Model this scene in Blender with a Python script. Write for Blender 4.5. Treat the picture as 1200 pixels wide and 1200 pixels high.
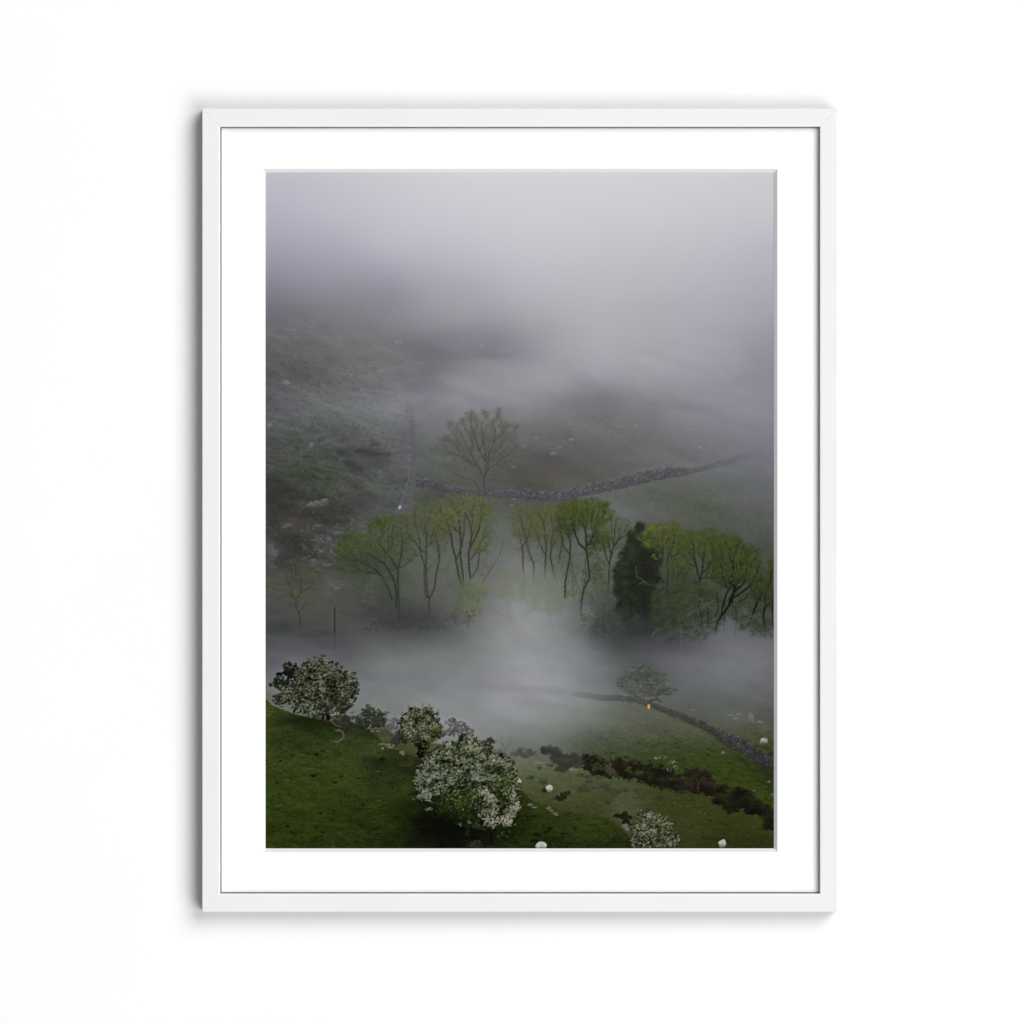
import bpy, math
import numpy as np

# ---------------------------------------------------------------- camera, light, exposure
scene = bpy.context.scene
for o in list(bpy.data.objects): bpy.data.objects.remove(o)
COL = scene.collection
MM = .001                                   # one unit of the picture's layout is one millimetre
FOCUS_Y = -.018                             # plane of the mat board
AMB = .24                                   # room light from all round
KX, KZ1, KZ2, KS, KP1, KP2 = .66, .62, -.55, 15, 3220.0, 2500.0   # two softboxes: direction, size, power
cam_d = bpy.data.cameras.new('camera'); cam = bpy.data.objects.new('camera', cam_d); COL.objects.link(cam)
cam.location = (0, -8.0+FOCUS_Y, 0); cam.rotation_euler = (math.radians(90), 0, 0)
cam_d.sensor_width = 36; cam_d.lens = 36*8.0/1.2; cam_d.clip_start = .1; cam_d.clip_end = 60
scene.camera = cam

world = bpy.data.worlds.new('World'); scene.world = world; world.use_nodes = True
bg = world.node_tree.nodes['Background']
bg.inputs['Color'].default_value = (1.0, 1.0, 1.0, 1); bg.inputs['Strength'].default_value = AMB

def softbox(name, direction, dist, size, power, col=(1, 1, 1)):
    d = bpy.data.lights.new(name, 'AREA'); d.shape = 'DISK'; d.size = size; d.energy = power; d.color = col
    o = bpy.data.objects.new(name, d); COL.objects.link(o)
    v = np.array(direction, float); v /= np.linalg.norm(v)
    o.location = tuple(v*dist)
    from mathutils import Vector
    o.rotation_euler = Vector(v).to_track_quat('Z', 'Y').to_euler()
    return o
# two large studio softboxes to the right of the wall, one above and one below the height of the frame
softbox('softbox', (KX, -1.0, KZ1), 20.0, KS, KP1)
softbox('softbox', (KX, -1.0, KZ2), 20.0, KS, KP2)

vs = scene.view_settings
scene.display_settings.display_device = 'sRGB'
vs.view_transform = 'Standard'; vs.look = 'None'; vs.exposure = 0; vs.gamma = 1; vs.use_curve_mapping = False
scene.render.engine = 'CYCLES'
scene.cycles.max_bounces = 8; scene.cycles.diffuse_bounces = 6

# ---------------------------------------------------------------- the printed picture (ink on the paper)
# Every mark of the misty landscape print is drawn here with numpy and stored as the ink colour of the paper mesh.
SC = 2.5                       # canvas cells per millimetre of print while drawing
PX0, PY0, PX1, PY1 = 309.0, 200.0, 909.0, 996.0
CW, CH = int((PX1-PX0)*SC), int((PY1-PY0)*SC)
rng = np.random.default_rng(7)
_tab = np.random.default_rng(3).random((8, 256, 256)).astype(np.float32)
YY, XX = np.mgrid[0:CH, 0:CW].astype(np.float32)
XX = XX/SC + PX0; YY = YY/SC + PY0

def noise(u, v, k=0):
    t = _tab[k % 8]
    iu = np.floor(u).astype(np.int32); iv = np.floor(v).astype(np.int32)
    fu = u-iu; fv = v-iv
    fu = fu*fu*(3-2*fu); fv = fv*fv*(3-2*fv)
    a = t[iv & 255, iu & 255]; b = t[iv & 255, (iu+1) & 255]
    c = t[(iv+1) & 255, iu & 255]; d = t[(iv+1) & 255, (iu+1) & 255]
    return (a*(1-fu)+b*fu)*(1-fv)+(c*(1-fu)+d*fu)*fv

def fbm(sx, sy, octv=4, k=0, ang=0.0, gain=.55):
    ca, sa = math.cos(math.radians(ang)), math.sin(math.radians(ang))
    u = (XX*ca+YY*sa)/sx + 7.3*k; v = (-XX*sa+YY*ca)/sy + 3.1*k
    r = 0; amp = 1; tot = 0
    for o in range(octv):
        r = r+amp*noise(u, v, k+o); tot += amp; amp *= gain; u = u*2.03+11; v = v*2.03+5
    return (r/tot-.5)*2

def blur(a, s):                # s in print mm, gaussian
    s = s*SC
    if s < .3: return a
    n = int(3*s)+1; t = np.arange(-n, n+1); kx = np.exp(-t*t/(2*s*s)); kx /= kx.sum(); kx = kx.astype(np.float32)
    if s > 6:                  # big blurs: three box passes
        w = int(s*1.0)*2+1
        for ax in (0, 1):
            for _ in range(3):
                p = np.pad(a, [(w//2+1, w//2) if i == ax else (0, 0) for i in range(a.ndim)], mode='edge')
                c = np.cumsum(p, axis=ax, dtype=np.float64)
                sl1 = [slice(None)]*a.ndim; sl0 = [slice(None)]*a.ndim
                sl1[ax] = slice(w, None); sl0[ax] = slice(0, -w)
                a = ((c[tuple(sl1)]-c[tuple(sl0)])/w).astype(np.float32)
        return a
    for ax in (0, 1):
        p = np.pad(a, [(n, n) if i == ax else (0, 0) for i in range(a.ndim)], mode='edge')
        L = a.shape[ax]; out = np.zeros_like(a)
        for i in range(2*n+1):
            sl = [slice(None)]*a.ndim; sl[ax] = slice(i, i+L)
            out += kx[i]*p[tuple(sl)]
        a = out
    return a

def sstep(a, b, x):
    t = np.clip((x-a)/(b-a), 0, 1); return t*t*(3-2*t)

def tps(pts, reg=30.0):        # smooth colour map through scattered points (x, y, r, g, b)
    P = np.array(pts, float); xy = P[:, :2]/100; V = P[:, 2:]; n = len(P)
    def ph(d2): return np.where(d2 > 1e-9, .5*d2*np.log(np.maximum(d2, 1e-9)), 0)
    K = ph(((xy[:, None]-xy[None])**2).sum(-1))+np.eye(n)*reg*1e-4
    Q = np.c_[np.ones(n), xy]
    A = np.block([[K, Q], [Q.T, np.zeros((3, 3))]])
    w = np.linalg.solve(A, np.r_[V, np.zeros((3, V.shape[1]))])
    gx = np.linspace(PX0, PX1, 121); gy = np.linspace(PY0, PY1, 161)
    G = np.stack(np.meshgrid(gx, gy), -1).reshape(-1, 2)/100
    F = ph(((G[:, None]-xy[None])**2).sum(-1))@w[:n]+np.c_[np.ones(len(G)), G]@w[n:]
    F = F.reshape(161, 121, -1)
    u = (XX[0]-PX0)/(PX1-PX0)*120; v = (YY[:, 0]-PY0)/(PY1-PY0)*160
    iu = np.minimum(u.astype(int), 119); iv = np.minimum(v.astype(int), 159); fu = (u-iu)[None, :, None]; fv = (v-iv)[:, None, None]
    R = F[iv]*(1-fv)+F[iv+1]*fv
    R = R[:, iu]*(1-fu)+R[:, iu+1]*fu
    return R.astype(np.float32)

def poly_mask(pts, soft=.6):
    pts = np.array(pts, float); m = np.zeros((CH, CW), bool)
    x0, x1 = pts[:, 0], np.roll(pts[:, 0], -1); y0, y1 = pts[:, 1], np.roll(pts[:, 1], -1)
    ys = YY[:, 0]
    cnt = np.zeros((CH, CW+1), np.int32)
    for a, b, c, d in zip(x0, y0, x1, y1):
        if b == d: continue
        lo, hi = min(b, d), max(b, d)
        r = np.where((ys >= lo) & (ys < hi))[0]
        xs = a+(ys[r]-b)/(d-b)*(c-a)
        ci = np.clip(((xs-PX0)*SC).astype(int), 0, CW)
        np.add.at(cnt, (r, ci), 1)
    m = (np.cumsum(cnt, 1)[:, :CW] % 2).astype(np.float32)
    return blur(m, soft) if soft else m

class Layer:
    def __init__(s):
        s.c = np.zeros((CH, CW, 3), np.float32); s.a = np.zeros((CH, CW), np.float32)
    def dots(s, x, y, r, col, asp=1.0, keep=False):
        """opaque little discs; r in print mm, col (n,3); later ones lie over earlier ones"""
        x = (np.asarray(x, float)-PX0)*SC; y = (np.asarray(y, float)-PY0)*SC
        r = np.broadcast_to(np.asarray(r, float)*SC, x.shape); col = np.broadcast_to(np.asarray(col, np.float32), (len(x), 3))
        ix = np.round(x).astype(int); iy = np.round(y).astype(int); fx = x-ix; fy = y-iy
        R = int(math.ceil(r.max() if len(r) else 0))
        offs = [(dx, dy) for dx in range(-R, R+1) for dy in range(-R, R+1)]
        for dx, dy in offs:
            ok = ((dx-fx)**2+((dy-fy)/asp)**2) <= np.maximum(r*r, .26)
            px = ix+dx; py = iy+dy
            ok &= (px >= 0) & (px < CW) & (py >= 0) & (py < CH)
            s.c[py[ok], px[ok]] = col[ok]; s.a[py[ok], px[ok]] = 1
    def line(s, pts, w0, w1, col, jit=0.0, cj=6):
        pts = np.array(pts, float); X = []; Y = []; 
        d = np.r_[0, np.cumsum(np.hypot(*np.diff(pts, axis=0).T))]
        n = max(int(d[-1]*4), 2); t = np.linspace(0, d[-1], n)
        x = np.interp(t, d, pts[:, 0]); y = np.interp(t, d, pts[:, 1])
        if jit: 
            x = x+(noise(t/4, t*0+pts[0, 0], 2)-.5)*2*jit; y = y+(noise(t/4, t*0+pts[0, 1], 3)-.5)*2*jit
        w = np.linspace(w0, w1, n)/2
        s.dots(x, y, w, np.array(col)+rng.normal(0, cj, (n, 1)))

def over(img, L, alpha=1.0, soft=.25, haze=0.0, hcol=None):
    ys = np.where(L.a.any(1))[0]; xs = np.where(L.a.any(0))[0]
    if not len(ys): return img
    p = int(3*max(soft, 3.0 if haze else 0)*SC)+3
    sl = (slice(max(ys[0]-p, 0), ys[-1]+p+1), slice(max(xs[0]-p, 0), xs[-1]+p+1))
    a = L.a[sl][..., None]; c = L.c[sl]*a; v = img[sl]
    al = alpha if np.isscalar(alpha) else alpha[sl][..., None]
    if haze:                   # twigs too fine to draw one by one
        m = np.clip(blur(a, 2.2)*1.6, 0, 1)*haze*al
        v *= 1-m; v += m*np.array(hcol, np.float32)
    if soft:
        a = blur(a, soft); c = blur(c, soft)
    v *= 1-a*al; v += c*al
    return img

def in_lobes(lobes, n):
    L = np.array([l[:4] for l in lobes], float); area = L[:, 2]*L[:, 3]
    k = rng.choice(len(L), n, p=area/area.sum())
    a = rng.random(n)*2*np.pi; q = np.sqrt(rng.random(n))
    rr = .94+.16*np.sin(a*5+k*1.7)+.10*np.sin(a*11+k*2.9)+.34*(noise(a*5.1+k*3.7, k*5.3+0*a, 3)-.4)
    return L[k, 0]+np.cos(a)*q*rr*L[k, 2], L[k, 1]+np.sin(a)*q*rr*L[k, 3], k

def mix(cols, t):
    cols = np.array(cols, float)
    if len(cols) == 1: cols = np.r_[cols, cols*.85]
    t = np.clip(t, 0, .9999)*(len(cols)-1); i = t.astype(int); f = (t-i)[:, None]
    return cols[i]*(1-f)+cols[i+1]*f

def tree(L, trunks, lobes, bark, leaf, n_attr=260, step=2.0, w_tip=.3, w_max=2.4, leaves=6, leaf_r=.55, up=.25, spread=1.8, grad=1.0, twig=None):
    """space colonisation: limbs traced by hand, twigs grown into the crown lobes, leaf flecks at the twig ends"""
    P = []; par = []; n_attr = int(n_attr*2.2); step = min(step, 1.35); leaves = max(int(leaves*.5), 2); leaf_r *= .86; w_tip *= 1.0; w_max *= .8
    if twig is None: twig = bark
    twig = np.array(twig, float)*.3+np.array(bark, float)*.7
    for t in trunks:
        t = np.array(t, float); d = np.r_[0, np.cumsum(np.hypot(*np.diff(t, axis=0).T))]
        n = max(int(d[-1]/step), 1)+1; s = np.linspace(0, d[-1], n)
        q = np.c_[np.interp(s, d, t[:, 0]), np.interp(s, d, t[:, 1])]
        q[1:-1] += rng.normal(0, .28, q[1:-1].shape)
        if P:
            A = np.array(P); dd = np.hypot(*(A-q[0]).T); j = int(dd.argmin()); prev = j if dd[j] < 4 else -1
        else: prev = -1
        for p in q: P.append(p); par.append(prev); prev = len(P)-1
    n0 = len(P)
    # boughs fanning from the traced limbs towards the rim of the crown
    nf = max(int(n_attr/(2.2*8)), 8); LQ = np.array([l[:4] for l in lobes], float); wq = LQ[:, 2]*LQ[:, 3]
    base = np.array([(LQ[:, 0]*wq).sum()/wq.sum(), (LQ[:, 1]+LQ[:, 3]).max()+6])
    qx, qy, qk = in_lobes(lobes, nf)
    for q in np.c_[qx, qy][np.argsort(-qy)]:
        A0 = np.array(P); v = q-A0; d = np.hypot(*v.T)
        rd = q-base; rd = rd/np.hypot(*rd)*1.0+np.array([0, -.15]); rd /= np.hypot(*rd)
        cost = np.abs(d-11)+26*(1-(v@rd)/np.maximum(d, .1))+rng.random(len(A0))*4
        j = int(cost.argmin())
        if d[j] > 42 or d[j] < 4: continue
        p0 = A0[j]; c = p0+np.array([v[j, 0]*.38, v[j, 1]*.55])+rng.normal(0, 1.2, 2)
        if rng.random() < .5: c = p0+np.array([v[j, 0]*.65, v[j, 1]*.3])+rng.normal(0, 1, 2)
        m = max(int(d[j]/step), 2); prev = j
        for t in np.linspace(0, 1, m+1)[1:]:
            P.append((1-t)**2*p0+2*t*(1-t)*c+t*t*q+rng.normal(0, .2, 2)); par.append(prev); prev = len(P)-1
    n1 = len(P)
    ax, ay, ak = in_lobes(lobes, n_attr); A = np.c_[ax, ay]; alive = np.ones(len(A), bool)
    kill = step*1.3; infl = 40
    for it in range(60):
        N = np.array(P); Al = A[alive]
        if not len(Al): break
        D = ((Al[:, None]-N[None])**2).sum(-1); j = D.argmin(1); dm = np.sqrt(D[np.arange(len(Al)), j])
        use = dm < infl
        new = []
        for node in np.unique(j[use]):
            v = Al[use][j[use] == node]-N[node]; v = (v/np.maximum(np.hypot(*v.T), .01)[:, None]).sum(0)
            v = v/max(np.hypot(*v), 1e-3); v[1] -= up; v = v+rng.normal(0, .34, 2); v = v/max(np.hypot(*v), 1e-3)
            new.append((node, N[node]+v*step))
        for node, p in new: P.append(p); par.append(int(node))
        N = np.array(P[len(N):]) if new else None
        if N is None: break
        dd = np.sqrt(((A[:, None]-N[None])**2).sum(-1)).min(1); alive &= dd > kill
    N = np.array(P); par = np.array(par); cnt = np.zeros(len(N)); kids = np.zeros(len(N), int)
    for i in range(len(N)): 
        if par[i] >= 0: kids[par[i]] += 1
    cnt[kids == 0] = 1
    for i in range(len(N)-1, -1, -1):
        if par[i] >= 0 and par[i] < i: cnt[par[i]] += cnt[i]
    w = np.clip(w_tip*cnt**.40, w_tip, w_max)
    w[:n0] = np.maximum(w[:n0], w_max*.3); w[n0:n1] = np.clip(w[n0:n1]*.8, .36, 1.1)
    thin = np.where((cnt <= 4) & (np.arange(len(N)) >= n0))[0]
    top = min(l[1]-l[3] for l in lobes); bot = max(l[1]+l[3] for l in lobes)
    def leafset(per, dark):
        i = np.repeat(thin, per)
        cx = N[i, 0]+rng.normal(0, spread, len(i)); cy = N[i, 1]+rng.normal(0, spread*.8, len(i))
        h = np.clip((cy-top)/(bot-top), 0, 1)*grad
        # clumps are brighter on their upper side
        t = dark+.55*h+.28*rng.random(len(i))+.16*np.clip((cy-N[i, 1])/spread, -1, 1)+.5*(noise(cx/5, cy/4, 5)-.5)
        o = np.argsort(-t+rng.normal(0, .15, len(t)))
        L.dots(cx[o], cy[o], leaf_r*(.6+.7*rng.random(len(o))), mix(leaf, t)[o], asp=.75)
    leaf = np.array(leaf, float); leaf = leaf*.86+leaf.mean(1, keepdims=True)*.14-[3, 2, 0]
    leafset(leaves, .28)
    xs, ys, ws, cs = [], [], [], []
    bark = np.array(bark, float); tw = np.array(twig, float)
    for i in range(len(N)):
        if par[i] < 0: continue
        a, b = N[par[i]], N[i]; m = max(int(np.hypot(*(a-b))*2.5), 2)
        t = np.linspace(0, 1, m); xs.append(a[0]+(b[0]-a[0])*t); ys.append(a[1]+(b[1]-a[1])*t); ws.append(np.full(m, w[i]/2))
        f = np.clip((w[i]-w_tip)/.6, .15, 1); cs.append(np.tile(tw*(1-f)+bark*f+rng.normal(0, 3), (m, 1)))
    ws = np.concatenate(ws); o = np.argsort(ws)
    L.dots(np.concatenate(xs)[o], np.concatenate(ys)[o], ws[o], np.concatenate(cs)[o])
    leafset(1, -.05); leafset(1, .1)

def foliage(L, lobes, cols, n=400, per=26, cr=3.0, leaf_r=.7, asp=.8, gradw=.25, under=.5, rnd=.3):
    """a mass of leaf clumps: each clump light above, dark beneath"""
    leaf_r = leaf_r*.72; n = int(n*1.9); cr = cr*.7; per = max(int(per*1.15), 3)
    x, y, k = in_lobes(lobes, n)
    LB = np.array([l[:4] for l in lobes], float)
    rel = (y-(LB[k, 1]-LB[k, 3]))/(2*LB[k, 3])
    i = np.repeat(np.arange(n), per)
    sz = cr*(.5+.8*rng.random(n))[i]
    a = rng.random(len(i))*2*np.pi; q = np.sqrt(rng.random(len(i)))
    dx = np.cos(a)*q*sz; dy = np.sin(a)*q*sz*.75
    lay = rng.random(n)[i]
    big = noise(x[i]/7+3.3, y[i]/5.5, 6)-.5
    t = gradw*rel[i]+under*(dy/sz/1.5+.5)+rnd*rng.random(len(i))+.55*big
    o = np.argsort(lay)
    L.dots((x[i]+dx)[o], (y[i]+dy)[o], leaf_r*(.6+.8*rng.random(len(o))), mix(cols, t)[o], asp=asp)

def stones(L, top, bot, cols, dens=3.2, r=.9, edge=True):
    top = np.array(top, float); bot = np.array(bot, float)
    n = int(dens*np.hypot(*np.diff(top, axis=0).T).sum()*6)
    u = rng.random(n); v = rng.random(n)
    def at(P, u):
        d = np.r_[0, np.cumsum(np.hypot(*np.diff(P, axis=0).T))]; s = u*d[-1]
        return np.interp(s, d, P[:, 0]), np.interp(s, d, P[:, 1])
    x0, y0 = at(top, u); x1, y1 = at(bot, u)
    wob = (noise(u*60, u*0+5, 1)-.5)*1.6
    x = x0+(x1-x0)*v; y = y0+(y1-y0)*v+wob
    t = rng.random(n)**2.0*.85+.25*np.clip(1-v*5, 0, 1)-.12*np.clip(v*2-1, 0, 1)+.25*(noise(x/5, y/5, 2)-.5)
    o = np.argsort(t+rng.random(n)*.7)
    L.dots(x[o], y[o], r*(.45+.75*rng.random(n))[o], mix(cols, t)[o], asp=.7)

def patches(L, lst, cols, k=14):
    """low tufts or stones: (x, y, rx, ry)"""
    for (x, y, rx, ry) in lst:
        n = int(k*max(rx*ry, 1.2)); a = rng.random(n)*6.283; q = np.sqrt(rng.random(n))
        wob = .55+.9*noise(1.2*np.cos(a)+x*.7, 1.2*np.sin(a)+y*.9, 4); q = q*wob; px = x+np.cos(a)*q*rx; py = y+np.sin(a)*q*ry
        t = np.clip(.5+.5*np.sin(a)*q, 0, 1)*.6+rng.random(n)*.4
        L.dots(px, py, .55, mix(cols, t), asp=.7)

def paint_print():
    # ---------------- the hillside, the mist and the far fields, as the ink tones of the paper
    B = [(311,205,188,187,197),(385,205,195,194,203),(460,205,202,201,207),(610,205,209,208,213),(760,205,207,206,211),(905,205,201,199,205),
    (311,250,176,175,188),(385,250,187,186,197),(460,250,196,195,204),(610,250,205,203,208),(760,250,203,201,206),(905,250,196,194,200),
    (311,285,162,161,174),(385,285,172,170,182),(460,285,186,185,196),(540,285,192,191,200),(610,285,198,196,203),(760,285,194,193,200),(905,285,184,182,193),
    (311,315,146,144,157),(385,315,156,155,167),(460,315,166,165,177),(540,315,180,179,188),(610,315,188,187,195),(760,315,187,186,193),(905,315,175,174,185),
    (311,340,128,126,137),(360,340,138,136,147),(400,340,141,140,150),(460,340,146,145,156),(540,340,165,164,173),(610,340,179,178,186),(760,340,181,180,187),(905,340,168,167,178),
    (311,365,110,109,116),(360,365,119,118,124),(400,365,126,126,132),(460,365,136,135,143),(500,365,148,147,155),(540,365,157,156,163),(610,365,167,166,173),(690,365,176,175,182),(760,365,174,173,180),(850,365,168,167,176),(905,365,160,159,169),
    (311,385,103,103,107),(400,385,118,118,121),(460,385,127,127,132),(500,385,135,134,141),(560,385,143,142,150),(610,385,155,154,161),(690,385,172,171,177),(760,385,171,170,177),(850,385,162,161,170),(905,385,152,151,162),
    (311,405,98,99,101),(360,405,104,105,106),(400,405,112,112,114),(460,405,120,120,123),(500,405,116,115,122),(540,405,127,126,133),(575,405,131,130,137),(610,405,141,140,148),(650,405,157,156,163),(700,405,168,167,173),(760,405,166,165,172),(850,405,157,156,164),(905,405,147,146,157),
    (311,435,90,92,91),(360,435,93,95,93),(400,435,99,101,99),(440,435,108,109,109),(460,435,111,112,114),(500,432,112,111,119),(540,435,132,132,138),(580,435,140,140,147),(620,435,147,147,154),(660,435,152,151,158),(700,435,157,156,164),(760,435,157,156,163),(850,435,149,148,157),(905,435,141,140,150),
    (311,455,89,90,93),(360,455,95,96,98),(400,455,101,103,104),(460,455,116,117,122),(500,455,121,121,128),(540,455,139,140,146),(600,455,146,146,153),(650,455,145,145,151),(700,455,139,138,144),(760,455,145,144,151),(850,455,143,143,152),(905,455,137,136,147),
    (311,475,90,91,94),(360,475,97,99,101),(400,475,106,108,110),(440,475,118,120,125),(460,475,124,125,131),(500,475,125,126,132),(540,475,131,132,137),(600,475,132,133,138),(650,475,124,125,128),(700,475,121,122,124),(760,475,126,126,131),(850,475,134,134,143),(905,475,131,130,142),
    (311,498,83,85,86),(360,498,87,89,90),(400,498,95,97,98),(440,498,103,105,106),(475,498,106,108,111),(520,498,113,115,117),(600,498,113,115,117),(650,498,111,112,114),(700,498,111,112,114),(760,498,115,115,119),(850,498,127,127,135),(905,498,127,126,137),
    (311,525,76,79,77),(360,525,78,81,78),(400,525,80,83,80),(440,525,89,92,89),(475,525,96,98,99),(520,525,100,103,102),(600,525,97,99,98),(650,525,97,98,98),(700,525,98,99,98),(760,525,106,107,108),(850,525,117,117,123),(905,525,120,119,128),
    (311,550,68,71,67),(360,550,71,74,69),(400,550,74,77,72),(440,550,84,88,84),(475,550,90,93,91),(520,550,89,92,89),(600,550,84,86,82),(650,550,88,88,86),(700,550,90,91,88),(760,550,98,100,99),(850,550,104,106,110),(905,550,109,110,116),
    (311,575,62,64,60),(360,575,65,68,62),(400,575,68,71,66),(440,575,82,86,83),(475,575,84,87,85),(505,580,76,79,75),(540,570,83,85,82),(600,568,79,80,75),(650,568,82,81,76),(700,560,88,89,85),(700,590,98,101,98),(760,575,91,94,90),(850,575,94,97,95),(905,575,99,101,104),
    (311,605,64,64,60),(360,605,66,67,62),(400,605,72,73,70),(440,605,85,87,86),(480,605,82,85,82),(540,605,84,87,83),(600,600,85,88,83),(650,605,86,89,84),(700,605,98,101,98),(760,605,90,93,88),(810,600,85,89,80),(850,605,84,88,82),(905,605,86,89,87),
    (311,640,68,69,70),(350,640,62,64,61),(370,640,68,68,67),(400,640,70,71,69),(440,640,74,77,73),(500,640,92,96,91),(540,640,95,98,94),(590,645,104,107,104),(620,640,97,100,95),(700,640,95,99,94),(760,640,84,87,82),(850,630,76,79,72),(905,640,76,79,74),
    (311,670,74,77,71),(370,670,75,78,71),(400,680,77,79,73),(440,670,66,70,64),(500,670,92,96,90),(540,670,96,99,94),(580,670,106,109,106),(610,675,122,125,124),(650,670,103,106,102),(700,670,92,96,90),(760,670,66,70,63),(850,670,82,85,80),(905,665,72,75,69),
    (311,700,76,79,73),(370,700,76,79,73),(400,705,78,80,75),(440,700,70,72,69),(475,700,78,81,77),(510,700,87,90,86),(545,700,98,101,98),(580,700,116,119,117),(610,700,132,135,134),(650,700,121,124,122),(700,695,86,90,86),(760,700,58,62,57),(820,700,62,66,59),(850,700,70,74,68),(905,700,64,68,62),
    (311,725,68,70,68),(370,725,72,74,71),(400,730,76,77,75),(440,725,72,72,72),(475,725,65,66,67),(510,730,76,78,77),(545,725,102,104,104),(580,725,125,127,127),(610,725,138,140,141),(650,725,128,131,131),(685,725,92,95,96),(710,725,68,71,71),(760,725,54,57,57),(800,725,68,71,69),(850,725,84,87,88),(905,725,70,72,72),
    (311,750,75,76,78),(350,750,82,82,87),(400,750,84,84,87),(440,750,92,94,94),(475,750,90,92,92),(510,748,97,100,100),(545,750,115,118,118),(580,750,133,136,136),(610,750,141,143,144),(650,750,133,136,137),(685,750,113,116,118),(710,750,84,87,88),(760,750,74,75,77),(800,750,80,81,85),(850,750,98,99,103),(905,750,95,95,100),
    (311,772,91,92,96),(350,772,97,98,103),(440,772,110,113,112),(475,772,115,119,117),(510,775,121,124,123),(560,775,130,133,133),(610,775,145,147,150),(650,775,139,142,144),(690,775,119,122,124),(720,772,95,99,98),(760,775,88,90,91),(800,775,100,101,105),(850,775,110,112,116),(905,775,104,105,109),
    (311,800,103,105,107),(440,800,119,122,123),(475,800,123,126,127),(510,800,128,131,133),(560,802,136,138,141),(610,802,145,146,151),(650,802,141,143,147),(690,800,124,127,129),(720,800,103,107,106),(760,800,88,91,86),(800,800,98,101,102),(850,800,105,108,110),(905,800,97,98,101),
    (311,814,104,109,102),(440,825,120,125,122),(475,825,127,131,129),(510,825,133,137,136),(560,825,141,144,145),(610,825,146,148,150),(650,825,139,142,142),(690,830,124,128,124),(720,830,104,108,100),(760,830,96,99,88),(800,825,92,95,90),(850,825,92,95,93),(905,825,92,92,93),
    (440,845,112,117,112),(475,848,122,126,123),(520,845,133,137,136),(560,845,142,145,146),(610,845,142,145,146),(650,845,127,131,128),(690,850,102,107,99),(720,850,92,97,84),(760,850,86,90,76),(800,850,82,86,70),(850,845,86,90,80),(905,850,80,83,74),
    (480,865,112,117,112),(560,865,124,128,126),(610,865,118,122,118),(650,868,106,111,104),(690,870,82,88,75),(720,870,74,80,62),(760,868,71,77,56),(800,868,66,72,50),(850,870,66,72,48),(905,875,62,67,44),
    (610,882,98,103,95),(650,885,92,97,86),(690,885,68,76,55),(720,890,60,68,42),(760,892,55,64,35),(800,892,54,64,32),(850,892,54,63,30),(905,905,40,46,24),
    (700,915,60,68,40),(800,920,46,58,22),(850,920,50,62,24),(890,925,50,63,24),(905,950,50,62,25),(850,950,46,58,22)]
    img = tps(B, reg=25)
    # how clear the air is at each place of the picture
    lum = img.mean(-1)
    clear = np.clip((150-lum)/90, 0, 1)
    hill = sstep(340, 400, YY)
    mott = fbm(26, 14, 4, 1, ang=22); streak = fbm(16, 3.2, 4, 3, ang=14); fine = fbm(3.0, 1.4, 3, 5, ang=12)
    lf = 1-sstep(440, 520, XX)                               # rough slope on the left
    up = hill*(1-sstep(640, 760, YY))
    amp = clear*up*(.35+.9*lf)
    img += (amp*mott*9)[..., None]*np.array([1, 1.05, .95], np.float32)
    img += (amp*streak*9+clear*up*fine*7.5+clear*up*lf*fbm(1.8, 1.1, 2, 2, ang=10)*6)[..., None]*np.array([.95, 1.05, .85], np.float32)
    # greener and browner drifts of the slope
    g = fbm(34, 18, 3, 6, ang=18)*clear*up
    img += np.clip(g, 0, 1)[..., None]*np.array([-2, 3, -7], np.float32)+np.clip(-g, 0, 1)[..., None]*np.array([5, -2, 2], np.float32)
    # slow wisps in the mist
    wisp = fbm(90, 34, 4, 2, ang=-14)
    img += (wisp*3.2*(1-clear*.6)*sstep(300, 400, YY))[..., None]
    wb = fbm(60, 26, 4, 4, ang=-10)*sstep(690, 740, YY)*(1-sstep(850, 885, YY))
    img += (wb*6)[..., None]*np.array([1, 1, 1.05], np.float32)

    wx = fbm(70, 50, 3, 6)*24; wy = fbm(60, 44, 3, 7)*18
    u = ((XX+wx)*.94+(YY+wy)*.34)/62; v_ = (-(XX+wx)*.34+(YY+wy)*.94)/17
    curl = (noise(u, v_, 1)*.55+noise(u*2.1+4, v_*2.1, 2)*.3+noise(u*4.3, v_*4.3+9, 3)*.15-.5)*2
    u = ((XX+wx)*.8-(YY+wy)*.6)/20; v_ = ((XX+wx)*.6+(YY+wy)*.8)/52
    plume = (noise(u, v_, 4)*.6+noise(u*2.2, v_*2.2, 5)*.4-.5)*2
    band = sstep(395, 450, YY)*(1-sstep(620, 700, YY)); low = sstep(720, 760, YY)*(1-sstep(845, 880, YY))
    pl = np.exp(-(((XX-612)/62)**2+((YY-725)/62)**2))
    img += (blur(curl.astype(np.float32), 1.5)*(3+band*4+low*4.5)*sstep(330, 420, YY)*(1-sstep(850, 880, YY))+plume*pl*4)[..., None]*np.array([1, 1, 1.03], np.float32)
    img -= (low*np.exp(-((XX-500)/130)**2)*4)[..., None]

    def bump(x, y, rx, ry, col, s, ang=0.0):                 # a soft drift of tone in the print
        ca, sa = math.cos(math.radians(ang)), math.sin(math.radians(ang))
        u = ((XX-x)*ca+(YY-y)*sa)/rx; v = (-(XX-x)*sa+(YY-y)*ca)/ry
        a = np.exp(-(u*u+v*v))*s*(1+.35*mott)
        return a[..., None], np.array(col, np.float32)
    def tint(*k):
        nonlocal img
        a, c = bump(*k); a = np.clip(a, 0, 1); img = img*(1-a)+c*a
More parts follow.
